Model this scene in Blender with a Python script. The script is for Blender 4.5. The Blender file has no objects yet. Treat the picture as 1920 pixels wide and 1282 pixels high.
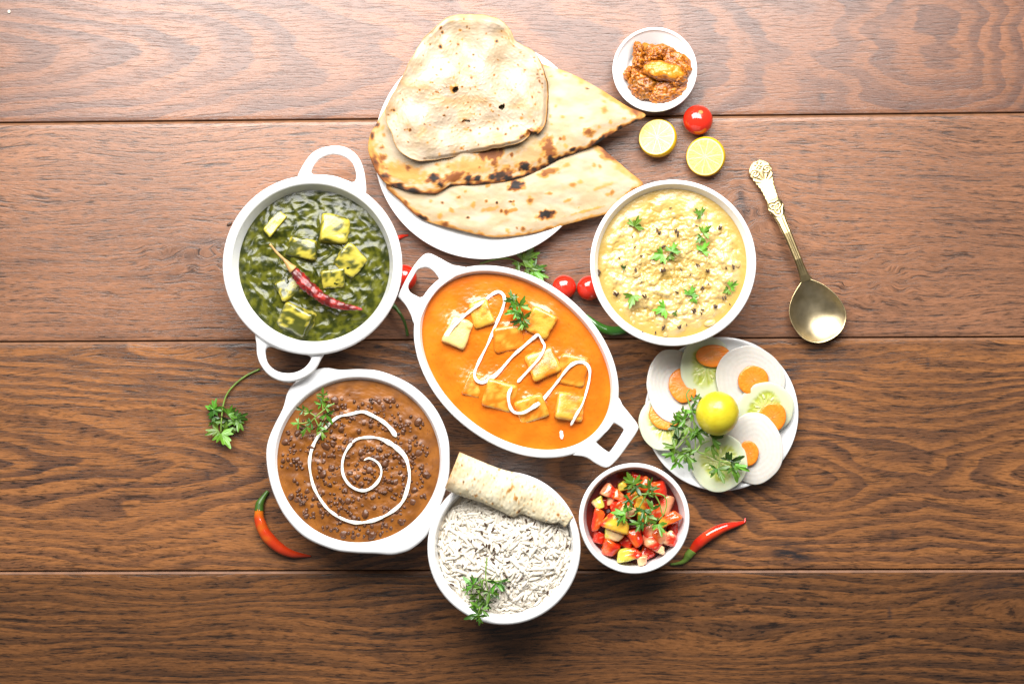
import bpy, bmesh, math, random
import numpy as np
from mathutils import Vector, Matrix, Euler

C = bpy.context.scene
COL = C.collection
# ------------------------------------------------------------------ camera, light, exposure
S = 0.00047            # metres per photograph pixel on the table
H = 1.5                # camera height
cam = bpy.data.cameras.new('camera'); camo = bpy.data.objects.new('camera', cam); COL.objects.link(camo)
camo.location = (0, 0, H); camo.rotation_euler = (0, 0, 0)
cam.sensor_width = 36; cam.lens = 36 * H / (1920 * S); cam.clip_start = .05; cam.clip_end = 50
C.camera = camo
wd = bpy.data.worlds.new('World'); C.world = wd; wd.use_nodes = True
wd.node_tree.nodes['Background'].inputs[0].default_value = (.97, .98, 1.0, 1)
wd.node_tree.nodes['Background'].inputs[1].default_value = .16
def area(name, loc, aim, sx, sy, power, col=(1, 1, 1)):
    l = bpy.data.lights.new(name, 'AREA'); l.shape = 'RECTANGLE'; l.size = sx; l.size_y = sy
    l.energy = power; l.color = col
    o = bpy.data.objects.new(name, l); COL.objects.link(o); o.location = loc
    o.rotation_euler = (Vector(aim) - Vector(loc)).to_track_quat('-Z', 'Y').to_euler()
    return o
area('softbox_lamp', (-.08, .66, .80), (0, .06, 0), 1.25, .72, 47, (1, .985, .965))
C.view_settings.view_transform = 'Standard'; C.view_settings.look = 'None'
C.view_settings.exposure = 0.0; C.view_settings.gamma = 1
C.cycles.use_denoising = True
C.cycles.max_bounces = 8

# ------------------------------------------------------------------ helpers
rnd = random.Random(7)
def K(z): return S * (H - z) / H
def W(px, py, z=0.0):
    k = K(z); return np.stack([(np.asarray(px, float) - 960) * k, -(np.asarray(py, float) - 641) * k, np.zeros_like(np.asarray(px, float)) + z], -1)
def Wp(pts, z): pts = np.asarray(pts, float); return W(pts[:, 0], pts[:, 1], z)

_perm = {}
def perlin(x, y, seed=0):
    if seed not in _perm:
        r = np.random.RandomState(seed); p = r.permutation(256); _perm[seed] = (np.concatenate([p, p]), r.rand(256) * 2 * np.pi)
    p, ga = _perm[seed]
    x = np.asarray(x, float); y = np.asarray(y, float)
    xi = np.floor(x).astype(int); yi = np.floor(y).astype(int); xf = x - xi; yf = y - yi
    u = xf * xf * xf * (xf * (xf * 6 - 15) + 10); v = yf * yf * yf * (yf * (yf * 6 - 15) + 10)
    def g(i, j, dx, dy):
        a = ga[p[p[i & 255] + (j & 255)]]; return np.cos(a) * dx + np.sin(a) * dy
    a = g(xi, yi, xf, yf); b = g(xi + 1, yi, xf - 1, yf); c = g(xi, yi + 1, xf, yf - 1); d = g(xi + 1, yi + 1, xf - 1, yf - 1)
    return 1.5 * ((a * (1 - u) + b * u) * (1 - v) + (c * (1 - u) + d * u) * v)
def fbm(x, y, o=3, seed=0, gain=.5):
    s = 0; a = 1; f = 1
    for i in range(o):
        s = s + a * perlin(x * f, y * f, seed + i * 17); a *= gain; f *= 2.03
    return s
def sstep(a, b, x):
    t = np.clip((x - a) / (b - a), 0, 1); return t * t * (3 - 2 * t)
def mixc(c1, c2, t):
    t = np.asarray(t)[..., None]; return np.asarray(c1) * (1 - t) + np.asarray(c2) * t

def spindle(*a, **k):
    v, f = spindle0(*a, **k); return v, upfix(v, f)
def mesh(name, v, f, m=None, smooth=True, cols=None, attrs=None):
    me = bpy.data.meshes.new(name)
    me.from_pydata([tuple(map(float, p)) for p in v], [], [tuple(map(int, q)) for q in f])
    if cols is not None:
        a = me.color_attributes.new('Col', 'FLOAT_COLOR', 'POINT')
        c = np.ones((len(v), 4), np.float32); c[:, :3] = np.clip(cols, 0, 1); a.data.foreach_set('color', c.ravel())
    for k, (typ, dat) in (attrs or {}).items():
        a = me.attributes.new(k, typ, 'POINT')
        a.data.foreach_set('value' if typ == 'FLOAT' else 'vector', np.asarray(dat, np.float32).ravel())
    if smooth: me.polygons.foreach_set('use_smooth', [True] * len(me.polygons))
    if m: me.materials.append(m)
    me.update(); return me
def link(name, me, parent=None, loc=(0, 0, 0)):
    o = bpy.data.objects.new(name, me); COL.objects.link(o); o.location = loc
    if parent: o.parent = parent
    return o
def tag(o, label=None, cat=None, group=None, kind=None):
    if label: o['label'] = label
    if cat: o['category'] = cat
    if group: o['group'] = group
    if kind: o['kind'] = kind
    return o
def empty(name, loc, label=None, cat=None, group=None, kind=None):
    o = bpy.data.objects.new(name, None); COL.objects.link(o); o.location = [float(q) for q in loc]; o.empty_display_size = .01
    return tag(o, label, cat, group, kind)
def thing(name, v, f, m, loc, label, cat, group=None, cols=None, smooth=True):
    """one-mesh top-level thing; v in world coordinates"""
    loc = np.asarray(loc, float)
    return tag(link(name, mesh(name, np.asarray(v) - loc, f, m, smooth, cols), None, loc), label, cat, group)
def part(name, v, f, m, parent, cols=None, smooth=True, world=True, attrs=None):
    v = np.asarray(v, float)
    if world: v = v - np.asarray(parent.location) - (np.asarray(parent.parent.location) if parent.parent else 0)
    return link(name, mesh(name, v, f, m, smooth, cols, attrs), parent)

def loft(rings, cap0=True, cap1=True):
    n = len(rings[0]); v = np.concatenate(rings); f = []
    for k in range(len(rings) - 1):
        a = k * n; b = a + n
        for i in range(n):
            j = (i + 1) % n; f.append((a + i, a + j, b + j, b + i))
    v = list(v)
    if cap0:
        c = len(v); v.append(np.mean(rings[0], 0)); f += [(c, (i + 1) % n, i) for i in range(n)]
    if cap1:
        c = len(v); v.append(np.mean(rings[-1], 0)); b = (len(rings) - 1) * n; f += [(c, b + i, b + (i + 1) % n) for i in range(n)]
    return np.array(v), f
def ang(n): return np.arange(n) * 2 * np.pi / n
def tube(path, radii, n=8, zs=1.0):
    p = np.asarray(path, float); r = np.asarray(radii, float) * np.ones(len(p))
    t = np.gradient(p, axis=0); t /= np.linalg.norm(t, axis=1)[:, None] + 1e-12
    up = np.array([0, 0, 1.0]); side = np.cross(t, up); sl = np.linalg.norm(side, axis=1)[:, None]
    side = np.where(sl > 1e-4, side / (sl + 1e-12), np.array([1.0, 0, 0])); nn = np.cross(side, t)
    a = ang(n); rings = [p[i] + r[i] * (np.cos(a)[:, None] * side[i] + zs * np.sin(a)[:, None] * nn[i]) for i in range(len(p))]
    v, f = loft(rings); return v, [tuple(reversed(q)) for q in f]
def spline(pts, n):
    """Catmull-Rom through pts, n samples evenly spaced in arc length"""
    p = np.asarray(pts, float); q = np.vstack([2 * p[0] - p[1], p, 2 * p[-1] - p[-2]]); out = []
    for i in range(len(p) - 1):
        a, b, c, d = q[i], q[i + 1], q[i + 2], q[i + 3]
        for t in np.linspace(0, 1, 16, endpoint=False):
            out.append(.5 * (2 * b + (c - a) * t + (2 * a - 5 * b + 4 * c - d) * t * t + (3 * b - 3 * c + d - a) * t ** 3))
    out.append(p[-1]); out = np.array(out)
    L = np.concatenate([[0], np.cumsum(np.linalg.norm(np.diff(out, axis=0), axis=1))])
    s = np.linspace(0, L[-1], n); return np.stack([np.interp(s, L, out[:, k]) for k in range(out.shape[1])], -1)
def closed(pts, n):
    p = np.asarray(pts, float); m = len(p); out = []
    for i in range(m):
        a, b, c, d = p[i - 1], p[i], p[(i + 1) % m], p[(i + 2) % m]
        for t in np.linspace(0, 1, 12, endpoint=False):
            out.append(.5 * (2 * b + (c - a) * t + (2 * a - 5 * b + 4 * c - d) * t * t + (3 * b - 3 * c + d - a) * t ** 3))
    out.append(out[0]); out = np.array(out)
    L = np.concatenate([[0], np.cumsum(np.linalg.norm(np.diff(out, axis=0), axis=1))])
    s = np.linspace(0, L[-1], n, endpoint=False); return np.stack([np.interp(s, L, out[:, k]) for k in range(2)], -1)
def by_angle(loop, c, n):
    """radius of a closed loop about c at n even angles"""
    d = closed(loop, 400) - np.asarray(c); a = np.arctan2(d[:, 1], d[:, 0]) % (2 * np.pi); r = np.hypot(d[:, 0], d[:, 1])
    i = np.argsort(a); return np.interp(ang(n), a[i], r[i], period=2 * np.pi)
def polar(outline, c, ts):
    """disc grid: centre vertex then rings at fractions ts of the outline; returns xy, t, faces"""
    o = np.asarray(outline, float); c = np.asarray(c, float); n = len(o)
    xy = [c[None]] + [c + t * (o - c) for t in ts]; tt = [np.zeros(1)] + [np.full(n, t) for t in ts]; f = []
    for i in range(n): f.append((0, 1 + i, 1 + (i + 1) % n))
    for k in range(len(ts) - 1):
        a = 1 + k * n; b = a + n
        for i in range(n):
            j = (i + 1) % n; f.append((a + i, b + i, b + j, a + j))
    return np.concatenate(xy), np.concatenate(tt), f
def slab(top, bottom, faces, n):
    """close a polar top sheet with a polar bottom sheet of the same topology"""
    m = len(top); f = list(faces) + [tuple(q + m for q in reversed(ff)) for ff in faces]
    a = m - n
    for i in range(n):
        j = (i + 1) % n; f.append((a + i, a + m + i, a + m + j, a + j))
    return np.concatenate([top, bottom]), f
def upfix(v, f):
    """orient faces consistently outward through bmesh"""
    me = bpy.data.meshes.new('t'); me.from_pydata([tuple(p) for p in v], [], f)
    bm = bmesh.new(); bm.from_mesh(me); bmesh.ops.recalc_face_normals(bm, faces=bm.faces)
    bm.verts.ensure_lookup_table(); ff = [tuple(q.index for q in x.verts) for x in bm.faces]; bm.free(); bpy.data.meshes.remove(me)
    return ff
_cache = {}
def ico(sub):
    if ('i', sub) not in _cache:
        bm = bmesh.new(); bmesh.ops.create_icosphere(bm, subdivisions=sub, radius=1)
        _cache['i', sub] = (np.array([q.co[:] for q in bm.verts]), [tuple(x.index for x in q.verts) for q in bm.faces]); bm.free()
    return _cache['i', sub]
def rbox(sx, sy, sz, p=8, n=6):
    if ('b', n) not in _cache:
        bm = bmesh.new(); bmesh.ops.create_cube(bm, size=2); bmesh.ops.subdivide_edges(bm, edges=bm.edges[:], cuts=n, use_grid_fill=True)
        _cache['b', n] = (np.array([q.co[:] for q in bm.verts]), [tuple(x.index for x in q.verts) for q in bm.faces]); bm.free()
    v, f = _cache['b', n]; q = v / (np.sum(np.abs(v) ** p, 1) ** (1 / p))[:, None]
    return q * np.array([sx, sy, sz]) / 2, f
def rot(v, rx=0, ry=0, rz=0):
    m = np.array(Euler((math.radians(rx), math.radians(ry), math.radians(rz))).to_matrix()); return v @ m.T
def n3(v, sc, seed, o=2):
    return (fbm(v[:, 0] * sc + v[:, 2] * sc * .7, v[:, 1] * sc - v[:, 2] * sc * .6, o, seed) + fbm(v[:, 1] * sc + 5, v[:, 2] * sc + v[:, 0] * .5 * sc, o, seed + 3)) * .6
def spindle0(L, r, bend=0, n=6, k=6, fat=.6):
    x = np.linspace(-1, 1, k + 2)[1:-1] * .98; rr = r * (1 - np.abs(x) ** 2.4) ** fat
    p = np.stack([x * L / 2, bend * (x ** 2) * L / 2, 0 * x], -1); a = ang(n)
    return loft([np.stack([np.full(n, p[i, 0]), p[i, 1] + rr[i] * np.cos(a), rr[i] * np.sin(a)], -1) for i in range(k)])

# ------------------------------------------------------------------ materials
class N:
    def __init__(s, name):
        s.m = bpy.data.materials.new(name); s.m.use_nodes = True; s.t = s.m.node_tree; s.b = s.t.nodes['Principled BSDF']
    def new(s, typ, **kw):
        n = s.t.nodes.new(typ)
        for k, v in kw.items(): setattr(n, k, v)
        return n
    def lk(s, a, b): s.t.links.new(a, b)
    def put(s, sock, v):
        if hasattr(v, 'is_output'): s.lk(v, sock)
        else: sock.default_value = v
    def attr(s, name, out='Color'): return s.new('ShaderNodeAttribute', attribute_name=name).outputs[out]
    def math(s, op, a, b=0.0, clamp=False):
        n = s.new('ShaderNodeMath', operation=op, use_clamp=clamp); s.put(n.inputs[0], a); s.put(n.inputs[1], b); return n.outputs[0]
    def vmul(s, v, k):
        n = s.new('ShaderNodeVectorMath', operation='MULTIPLY'); s.put(n.inputs[0], v); n.inputs[1].default_value = k; return n.outputs[0]
    def obj(s): return s.new('ShaderNodeTexCoord').outputs['Object']
    def noise(s, vec, scale=1.0, detail=3, rough=.5):
        n = s.new('ShaderNodeTexNoise'); s.lk(vec, n.inputs['Vector']); n.inputs['Scale'].default_value = scale
        n.inputs['Detail'].default_value = detail; n.inputs['Roughness'].default_value = rough; return n.outputs[0]
    def ramp(s, fac, stops, interp='LINEAR'):
        n = s.new('ShaderNodeValToRGB'); s.lk(fac, n.inputs[0]); e = n.color_ramp; e.interpolation = interp
        while len(e.elements) < len(stops): e.elements.new(1)
        for q, (p, c) in zip(e.elements, stops):
            q.position = p; q.color = (c, c, c, 1) if not isinstance(c, tuple) else (*c, 1)
        return n.outputs[0]
    def mix(s, fac, a, b, blend='MIX'):
        n = s.new('ShaderNodeMix', data_type='RGBA', blend_type=blend); s.put(n.inputs[0], fac)
        for i, v in ((6, a), (7, b)): s.put(n.inputs[i], (*v, 1) if isinstance(v, tuple) and len(v) == 3 else v)
        return n.outputs[2]
    def bump(s, h, strength, dist):
        n = s.new('ShaderNodeBump'); s.lk(h, n.inputs['Height']); n.inputs['Strength'].default_value = strength
        n.inputs['Distance'].default_value = dist; s.lk(n.outputs[0], s.b.inputs['Normal'])
    def set(s, **kw):
        names = dict(col='Base Color', rough='Roughness', metal='Metallic', sss='Subsurface Weight', sscale='Subsurface Scale', coat='Coat Weight', crough='Coat Roughness', spec='Specular IOR Level', trans='Transmission Weight')
        for k, v in kw.items(): s.put(s.b.inputs[names[k]], (*v, 1) if isinstance(v, tuple) and len(v) == 3 else v)
        return s
def M(name, col=None, rough=.4, metal=0, sss=0, sscale=.003, coat=0, spec=.5, bump=None, vary=None, crough=.05):
    """col None = the mesh's own Col attribute; bump=(scale, strength, dist); vary=(scale, darkest factor)"""
    n = N(name); c = n.attr('Col') if col is None else col
    if vary:
        f = n.ramp(n.noise(n.obj(), vary[0], 4), [(.3, vary[1]), (.7, 1.0)]); c = n.mix(1.0, c, f, 'MULTIPLY')
    n.set(col=c, rough=rough, metal=metal, sss=sss, sscale=sscale, coat=coat, spec=spec, crough=crough)
    if sss: n.b.inputs['Subsurface Radius'].default_value = (1, .6, .35)
    if bump: n.bump(n.noise(n.obj(), bump[0], 4, .6), bump[1], bump[2])
    return n.m
m_china = M('white_glazed_china', (.83, .83, .825), .16, coat=.5, bump=(60, .03, .001))
m_naan = M('baked_bread', None, .62, spec=.3, bump=(420, .35, .0008))
m_papad = M('crisp_papad', None, .42, spec=.35, bump=(600, .3, .0006))
m_green = M('coriander_leaf_green', (.085, .21, .015), .38, sss=.0, spec=.45, vary=(220, .5), bump=(500, .3, .0006))
m_pale_green = M('fresh_coriander_green', (.12, .27, .02), .4, spec=.45, vary=(220, .55), bump=(500, .3, .0006))
m_dark_green = M('deep_coriander_green', (.038, .105, .010), .36, spec=.5, vary=(220, .5), bump=(500, .3, .0006))
m_stem = M('herb_stem_green', (.20, .33, .05), .42, vary=(150, .6))
m_cream = M('fresh_cream', (.86, .82, .70), .22, sss=.2, sscale=.002, coat=.3)
m_paneer = M('coated_paneer', None, .3, sss=.12, sscale=.003, coat=.35, bump=(500, .35, .0008), crough=.15)
m_spinach = M('spinach_gravy', None, .24, coat=.05, spec=.38, bump=(300, .22, .0012), crough=.16)
m_orange = M('orange_gravy', None, .22, coat=.4, bump=(260, .16, .0008), crough=.1)
m_dal = M('brown_lentil_gravy', None, .36, coat=.12, bump=(350, .15, .0009), crough=.12)
m_bean = M('black_lentil', (.130, .042, .011), .46, coat=.12, vary=(150, .35), crough=.25)
m_khichdi = M('yellow_porridge', None, .28, coat=.3, bump=(330, .3, .001), crough=.14)
m_grainy = M('soft_cooked_grain', (.53, .37, .14), .3, coat=.3, vary=(60, .75), crough=.14)
m_rice = M('white_basmati', (.76, .69, .575), .36, vary=(70, .86))
m_seed = M('toasted_cumin', (.07, .028, .010), .45, vary=(400, .35), bump=(900, .4, .0005))
m_tomchunk = M('cut_tomato', None, .16, sss=.12, sscale=.003, coat=.4, bump=(260, .3, .0009))
m_tomato = M('cherry_tomato_skin', (.62, .022, .008), .13, coat=.6, sss=.05, sscale=.004, vary=(40, .75))
m_scar = M('tomato_scar', (.38, .20, .05), .6, vary=(300, .5))
m_juice = M('tomato_juice', (.20, .012, .004), .12, coat=.5)
m_pickle = M('spiced_pickle', None, .28, coat=.1, bump=(420, .55, .0014), crough=.15)
m_veg = M('cut_vegetable', None, .28, sss=.3, sscale=.004, coat=.2, bump=(300, .12, .0006))
m_carrot = M('cut_carrot', None, .34, sss=.15, sscale=.003, coat=.15, bump=(420, .3, .0008))
m_citrus = M('cut_lime_flesh', None, .42, coat=.0, bump=(300, .25, .0008))
m_rind = M('lime_rind', None, .3, sss=.1, sscale=.003, coat=.2, bump=(420, .35, .0007))
m_chilli = M('chilli_skin', None, .16, coat=.5, bump=(120, .12, .001))
m_dried = M('dried_chilli_skin', None, .36, coat=.08, bump=(160, .5, .0016))
m_juicefilm = M('pickle_oil', (.42, .16, .02), .2, coat=.4)

def shade_by_object(m):
    t = m.node_tree; b = t.nodes['Principled BSDF']; src = b.inputs['Base Color'].links[0].from_socket
    oi = t.nodes.new('ShaderNodeObjectInfo'); h = t.nodes.new('ShaderNodeHueSaturation')
    for s_, lo, hi in (('Hue', .475, .515), ('Value', .65, 1.35)):
        mr = t.nodes.new('ShaderNodeMapRange'); mr.inputs['To Min'].default_value = lo; mr.inputs['To Max'].default_value = hi
        t.links.new(oi.outputs['Random'], mr.inputs['Value']); t.links.new(mr.outputs[0], h.inputs[s_])
    t.links.new(src, h.inputs['Color']); t.links.new(h.outputs[0], b.inputs['Base Color'])
for m__ in (m_green, m_pale_green, m_dark_green): shade_by_object(m__)
def brass():
    n = N('old_brass'); c = n.attr('Col')
    sc = n.noise(n.vmul(n.obj(), (1, 1, 1)), 55, 5, .65)
    n.set(col=n.mix(1.0, c, n.ramp(sc, [(.3, .78), (.7, 1.0)]), 'MULTIPLY'), metal=1.0, rough=n.ramp(sc, [(.3, .31), (.7, .42)]))
    n.bump(n.noise(n.vmul(n.obj(), (60, 900, 60)), 1, 3), .05, .0004); return n.m
m_brass = brass()

def wood(name, light, mid, dark, band, pore, seed):
    n = N(name); g = n.attr('gv', 'Vector'); ring = n.attr('ring', 'Fac'); kd = n.attr('dark', 'Fac')
    off = n.new('ShaderNodeVectorMath', operation='ADD'); n.lk(g, off.inputs[0]); off.inputs[1].default_value = (seed * 7.3, seed * 3.1, seed); g = off.outputs[0]
    r1 = n.math('ADD', ring, n.math('MULTIPLY', n.math('SUBTRACT', n.noise(n.vmul(g, (.35, 6, 1)), 1, 4, .6), .5), .42))
    fr = n.math('FRACT', r1)
    bd = n.ramp(fr, [(0, .0), (.28, .10), (.55, .85), (.90, 1.0), (1.0, .0)], 'EASE')
    slow = n.ramp(n.noise(n.vmul(g, (.30, .9, 1)), 1, 3), [(.3, .35), (.7, 1.0)])
    bd = n.math('MULTIPLY', n.math('MULTIPLY', bd, slow), band, True)
    fib = n.noise(n.vmul(g, (5.0, 48, 1)), 1, 5, .72)
    por = n.ramp(n.noise(n.vmul(g, (3.6, 32, 1)), 1, 3, .65), [(.52, 0.0), (.64, 1.0)])
    por2 = n.ramp(n.noise(n.vmul(g, (1.0, 17, 3)), 1, 4, .65), [(.55, 0.0), (.65, 1.0)])
    c = n.mix(bd, light, mid)
    tone = n.ramp(n.noise(n.vmul(g, (.22, .5, 1)), 1, 3), [(.28, (.74, .72, .73)), (.72, (1.12, 1.08, 1.02))])
    c = n.mix(1.0, c, tone, 'MULTIPLY')
    c = n.mix(1.0, c, n.ramp(fib, [(.25, .50), (.75, 1.42)]), 'MULTIPLY')
    pf = n.math('MULTIPLY', por, n.math('ADD', n.math('MULTIPLY', bd, .5), .58), True)
    c = n.mix(n.math('MULTIPLY', pf, pore, True), c, dark)
    c = n.mix(n.math('MULTIPLY', por2, pore * .8, True), c, dark)
    kn = n.math('MULTIPLY', kd, n.ramp(n.noise(n.vmul(g, (2.2, 12, 1)), 1, 4, .65), [(.36, 0.15), (.55, 1.0)]), True)
    c = n.mix(kn, c, (.018, .015, .016))
    n.set(col=c, spec=.5, rough=n.ramp(fib, [(.3, .25), (.7, .33)]))
    hgt = n.math('SUBTRACT', n.math('MULTIPLY', fib, .35), n.math('ADD', n.math('MULTIPLY', por, .8), n.math('ADD', n.math('MULTIPLY', por2, 1.0), n.math('MULTIPLY', kn, 1.2))))
    n.bump(hgt, .22, .0004); return n.m

# ------------------------------------------------------------------ the table: four planks with V joints
table = empty('tabletop', (0, 0, 0), kind='structure')
SEAM = [(-200, -206), (230.5, 211.5), (641, 631.5), (1071, 1067), (1500, 1496)]
def seam_y(i, x): a, b = SEAM[i]; return a + (b - a) * (x / 1920)
def bumpf(x, y, cx, cy, rx, ry): return np.exp(-((x - cx) / rx) ** 2 - ((y - cy) / ry) ** 2)
def field(i, x, y):
    """growth ring count, grain-aligned coordinates, dark knot mask; photo pixels in"""
    dk = 0 * x; yw = y.copy()
    if i == 0:
        dep = np.abs(x + 120) / 5.0 + 0 * y
        dep = dep - 95 * bumpf(x, 0 * y, 1780, 0, 200, 1)
        yc = 105 - 25 * sstep(900, 1700, x)
        wob = 34 * fbm(x / 330, y / 120, 2, 3) + 10 * fbm(x / 90, y / 40, 2, 5)
        r = np.sqrt((y - yc) ** 2 * 1.15 + dep ** 2 + 60) + wob * np.interp(x, [0, 1200, 1600], [.35, .45, .8])
        ring = r / 25
        dk = .9 * bumpf(x, y, 1541, 184, 6, 11)
        yw = y + 9 * fbm(x / 260, y / 80, 2, 11)
    elif i == 1:
        yw = y + 16 * fbm(x / 420, y / 130, 2, 21)
        for cx, cy, rx, ry, a in ((395, 470, 110, 40, 26), (1400, 400, 80, 55, 30), (1610, 545, 120, 30, 20), (1690, 500, 100, 30, -16)):
            yw = yw + a * (fbm(x / 60 + 9, y / 34, 2, int(cx)) * .9 + .5) * bumpf(x, y, cx, cy, rx, ry)
        ring = yw / 21 + .8 * fbm(x / 350, y / 60, 2, 23)
        for cx, cy, rx, ry, a in ((395, 455, 60, 9, .9), (350, 482, 60, 12, .75), (300, 520, 90, 10, .5), (1388, 375, 9, 28, 1.0), (1402, 398, 34, 20, .7), (1545, 478, 70, 4, .85), (1560, 517, 30, 4, .9), (1600, 462, 30, 3, .5), (1538, 332, 4, 17, 1.0), (1850, 415, 60, 3, .9), (1790, 250, 80, 4, .5), (1800, 330, 90, 5, .5), (1830, 290, 60, 4, .5), (210, 325, 20, 3, .8), (350, 355, 32, 4, .9), (60, 490, 60, 4, .5)):
            dk = dk + a * bumpf(x, y, cx, cy, rx, ry)
    elif i == 2:
        dep = np.interp(x, [-300, 0, 250, 560, 800, 1000, 1250, 1440, 1530, 1620, 1740, 1850, 1960, 2250], [10, 20, 60, 105, 170, 190, 120, 40, 8, 45, 60, 30, 0, 60])
        yc = np.interp(x, [-300, 300, 700, 1300, 1500, 2250], [850, 875, 880, 900, 897, 885])
        r = np.sqrt((y - yc) ** 2 + dep ** 2 + 30) + 20 * fbm(x / 330, y / 90, 2, 31) + 5 * fbm(x / 120, y / 40, 2, 33)
        ring = r / 21; yw = y + 12 * fbm(x / 260, y / 70, 2, 35)
        for cx, cy, rx, ry, a in ((1480, 690, 22, 14, .9), (1478, 708, 10, 14, .8), (1580, 670, 70, 22, .55), (1475, 1038, 34, 22, 1.0), (1510, 1045, 40, 6, .7), (140, 660, 45, 25, .5), (280, 725, 50, 20, .5), (1676, 997, 3, 9, 1.0), (388, 893, 3, 11, 1.0), (1740, 680, 3, 12, .8), (50, 772, 5, 4, .9), (1785, 655, 3, 10, .7)):
            dk = dk + a * bumpf(x, y, cx, cy, rx, ry)
    else:
        yw = y + .05 * np.abs(x - 300) * sstep(1250, 1050, y) + 14 * fbm(x / 500, y / 110, 2, 41)
        ring = yw / 17 + .7 * fbm(x / 300, y / 50, 2, 43)
        for cx, cy, rx, ry, a in ((1850, 1100, 70, 22, .6), (470, 1235, 18, 10, .5), (1668, 1150, 3, 12, .8), (1885, 1240, 16, 6, .7), (1548, 1262, 10, 5, .7)):
            dk = dk + a * bumpf(x, y, cx, cy, rx, ry)
    return ring, yw, np.clip(dk, 0, 1)
WOOD = [wood('walnut_plank_reddish', (.205, .092, .050), (.100, .054, .042), (.045, .026, .020), .95, .6, 1),
        wood('walnut_plank_streaky', (.230, .106, .056), (.128, .064, .038), (.018, .011, .008), .6, 1.0, 2),
        wood('walnut_plank_figured', (.262, .108, .037), (.078, .039, .025), (.013, .008, .006), 1.0, 1.0, 3),
        wood('walnut_plank_dark', (.165, .068, .023), (.050, .025, .014), (.009, .006, .005), 1.0, 1.0, 4)]
m_edge = M('lit_planed_edge', (.20, .090, .042), .5, vary=(120, .6))  # bare wood, lightened so light caught on the bevel sits in the colour
for i in range(4):
    xs = np.arange(-300, 2221, 6.0); m = 70
    prof = [(0.0, -.016), (0.0, -.0022)] ; q = np.linspace(0, 1, m); rows = []
    for t in q: rows.append((t, 0.0))
    X = []; Z = []; RI = []; G = []; D = []
    seq = [('e', 0, -.016, 1.3), ('e', 0, -.0020, 1.3)] + [('m', t, 0.0, 0) for t in q] + [('e', 1, -.0020, -1.0), ('e', 1, -.016, -1.0)]
    for kind, t, z, dd in seq:
        y0 = seam_y(i, xs) + 5.2; y1 = seam_y(i + 1, xs) - 2.4
        y = y0 + (y1 - y0) * t if kind == 'm' else (seam_y(i, xs) + .8 if t == 0 else seam_y(i + 1, xs) - .8)
        p = W(xs, y, 0.0); p[:, 2] = z
        if kind == 'm': p[:, 2] += -.00022 * (t in (0, 1))
        ring, yw, dk = field(i, xs, y)
        X.append(p); RI.append(ring); G.append(np.stack([xs / 100, yw / 100, 0 * xs], -1)); D.append(dk)
    nr = len(X); nc = len(xs); f = [(a * nc + b, (a + 1) * nc + b, (a + 1) * nc + b + 1, a * nc + b + 1) for a in range(nr - 1) for b in range(nc - 1)]
    me = mesh('plank', np.concatenate(X), f, WOOD[i], False, None, {'ring': ('FLOAT', np.concatenate(RI)), 'dark': ('FLOAT', np.concatenate(D)), 'gv': ('FLOAT_VECTOR', np.concatenate(G))})
    me.materials.append(m_edge)
    for q, pl in enumerate(me.polygons):
        if q // (nc - 1) in (0, 1, nr - 3, nr - 2): pl.material_index = 1
    link('plank', me, table)
v, f = rbox(1.30, .90, .02, 20, 1)
link('table_underlayer', mesh('table_underlayer', v + np.array([0, 0, -.0275]), f, M('bare_wood_tongue', (.30, .15, .07), .6)), table)

# ------------------------------------------------------------------ dishes
def bowl_rings(cx, cy, R, h, wall, foot, zf, rf, n=112, bell=.55, outline=None, ell=None, foot_h=.004, round_top=7):
    """rings of a round / oval / eared dish. px radii; R and rf as seen in the photo at rim height h and food height zf"""
    c = W(cx, cy, h); a = ang(n); kr = K(h); kf = K(zf)
    if ell: A, B, th = ell; ca, sa = np.cos(a), np.sin(a)
    def ring(r, z, shape=0.0):
        # shape 1 follows the outline, 0 stays circular
        if ell:
            off = r - R; ex = (A * kr + off); ey = (B * kr + off)
            x = ex * ca; y = ey * sa; x, y = x * math.cos(th) - y * math.sin(th), x * math.sin(th) + y * math.cos(th)
            return np.stack([c[0] + x, c[1] + y, np.full(n, z)], -1)
        rr = np.full(n, r)
        if outline is not None: rr = rr + shape * outline
        return np.stack([c[0] + rr * np.cos(a), c[1] + rr * np.sin(a), np.full(n, z)], -1)
    R = R * kr; w = wall * kr; ft = foot * kr; rf = rf * kf
    if ell: R = A * kr; w = wall * kr; ft = R - foot * kr; rf = R - rf / kf * kr
    rings = [ring(ft - .006, .002), ring(ft - .004, 0.0), ring(ft - .001, 0.0), ring(ft, .0015), ring(ft + .0005, foot_h)]
    for t in np.linspace(.08, 1, 12):
        z = foot_h + (h - w * .5 - foot_h) * t; r = ft + (R - ft) * (t ** bell); rings.append(ring(r, z, t ** 6))
    for t in np.linspace(0, np.pi, round_top + 2)[1:]:
        r = R - w / 2 + w / 2 * np.cos(t); z = h - w * .5 + w * .5 * np.sin(t)
        rings.append(ring(r, z, (1 + np.cos(t)) / 2 if outline is not None else 0))
    ri = R - w; zt = h - w * .5
    for t in np.linspace(.15, 1, 6): rings.append(ring(ri + (rf - ri) * t, zt + (zf - zt) * t))
    zb = .007
    for t in np.linspace(.15, 1, 8): rings.append(ring(rf + (ft * .8 - rf) * (t ** 1.6), zf + (zb - zf) * (1 - (1 - t) ** 1.6)))
    rings.append(ring(ft * .4, zb - .0005))
    return rings, c
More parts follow.
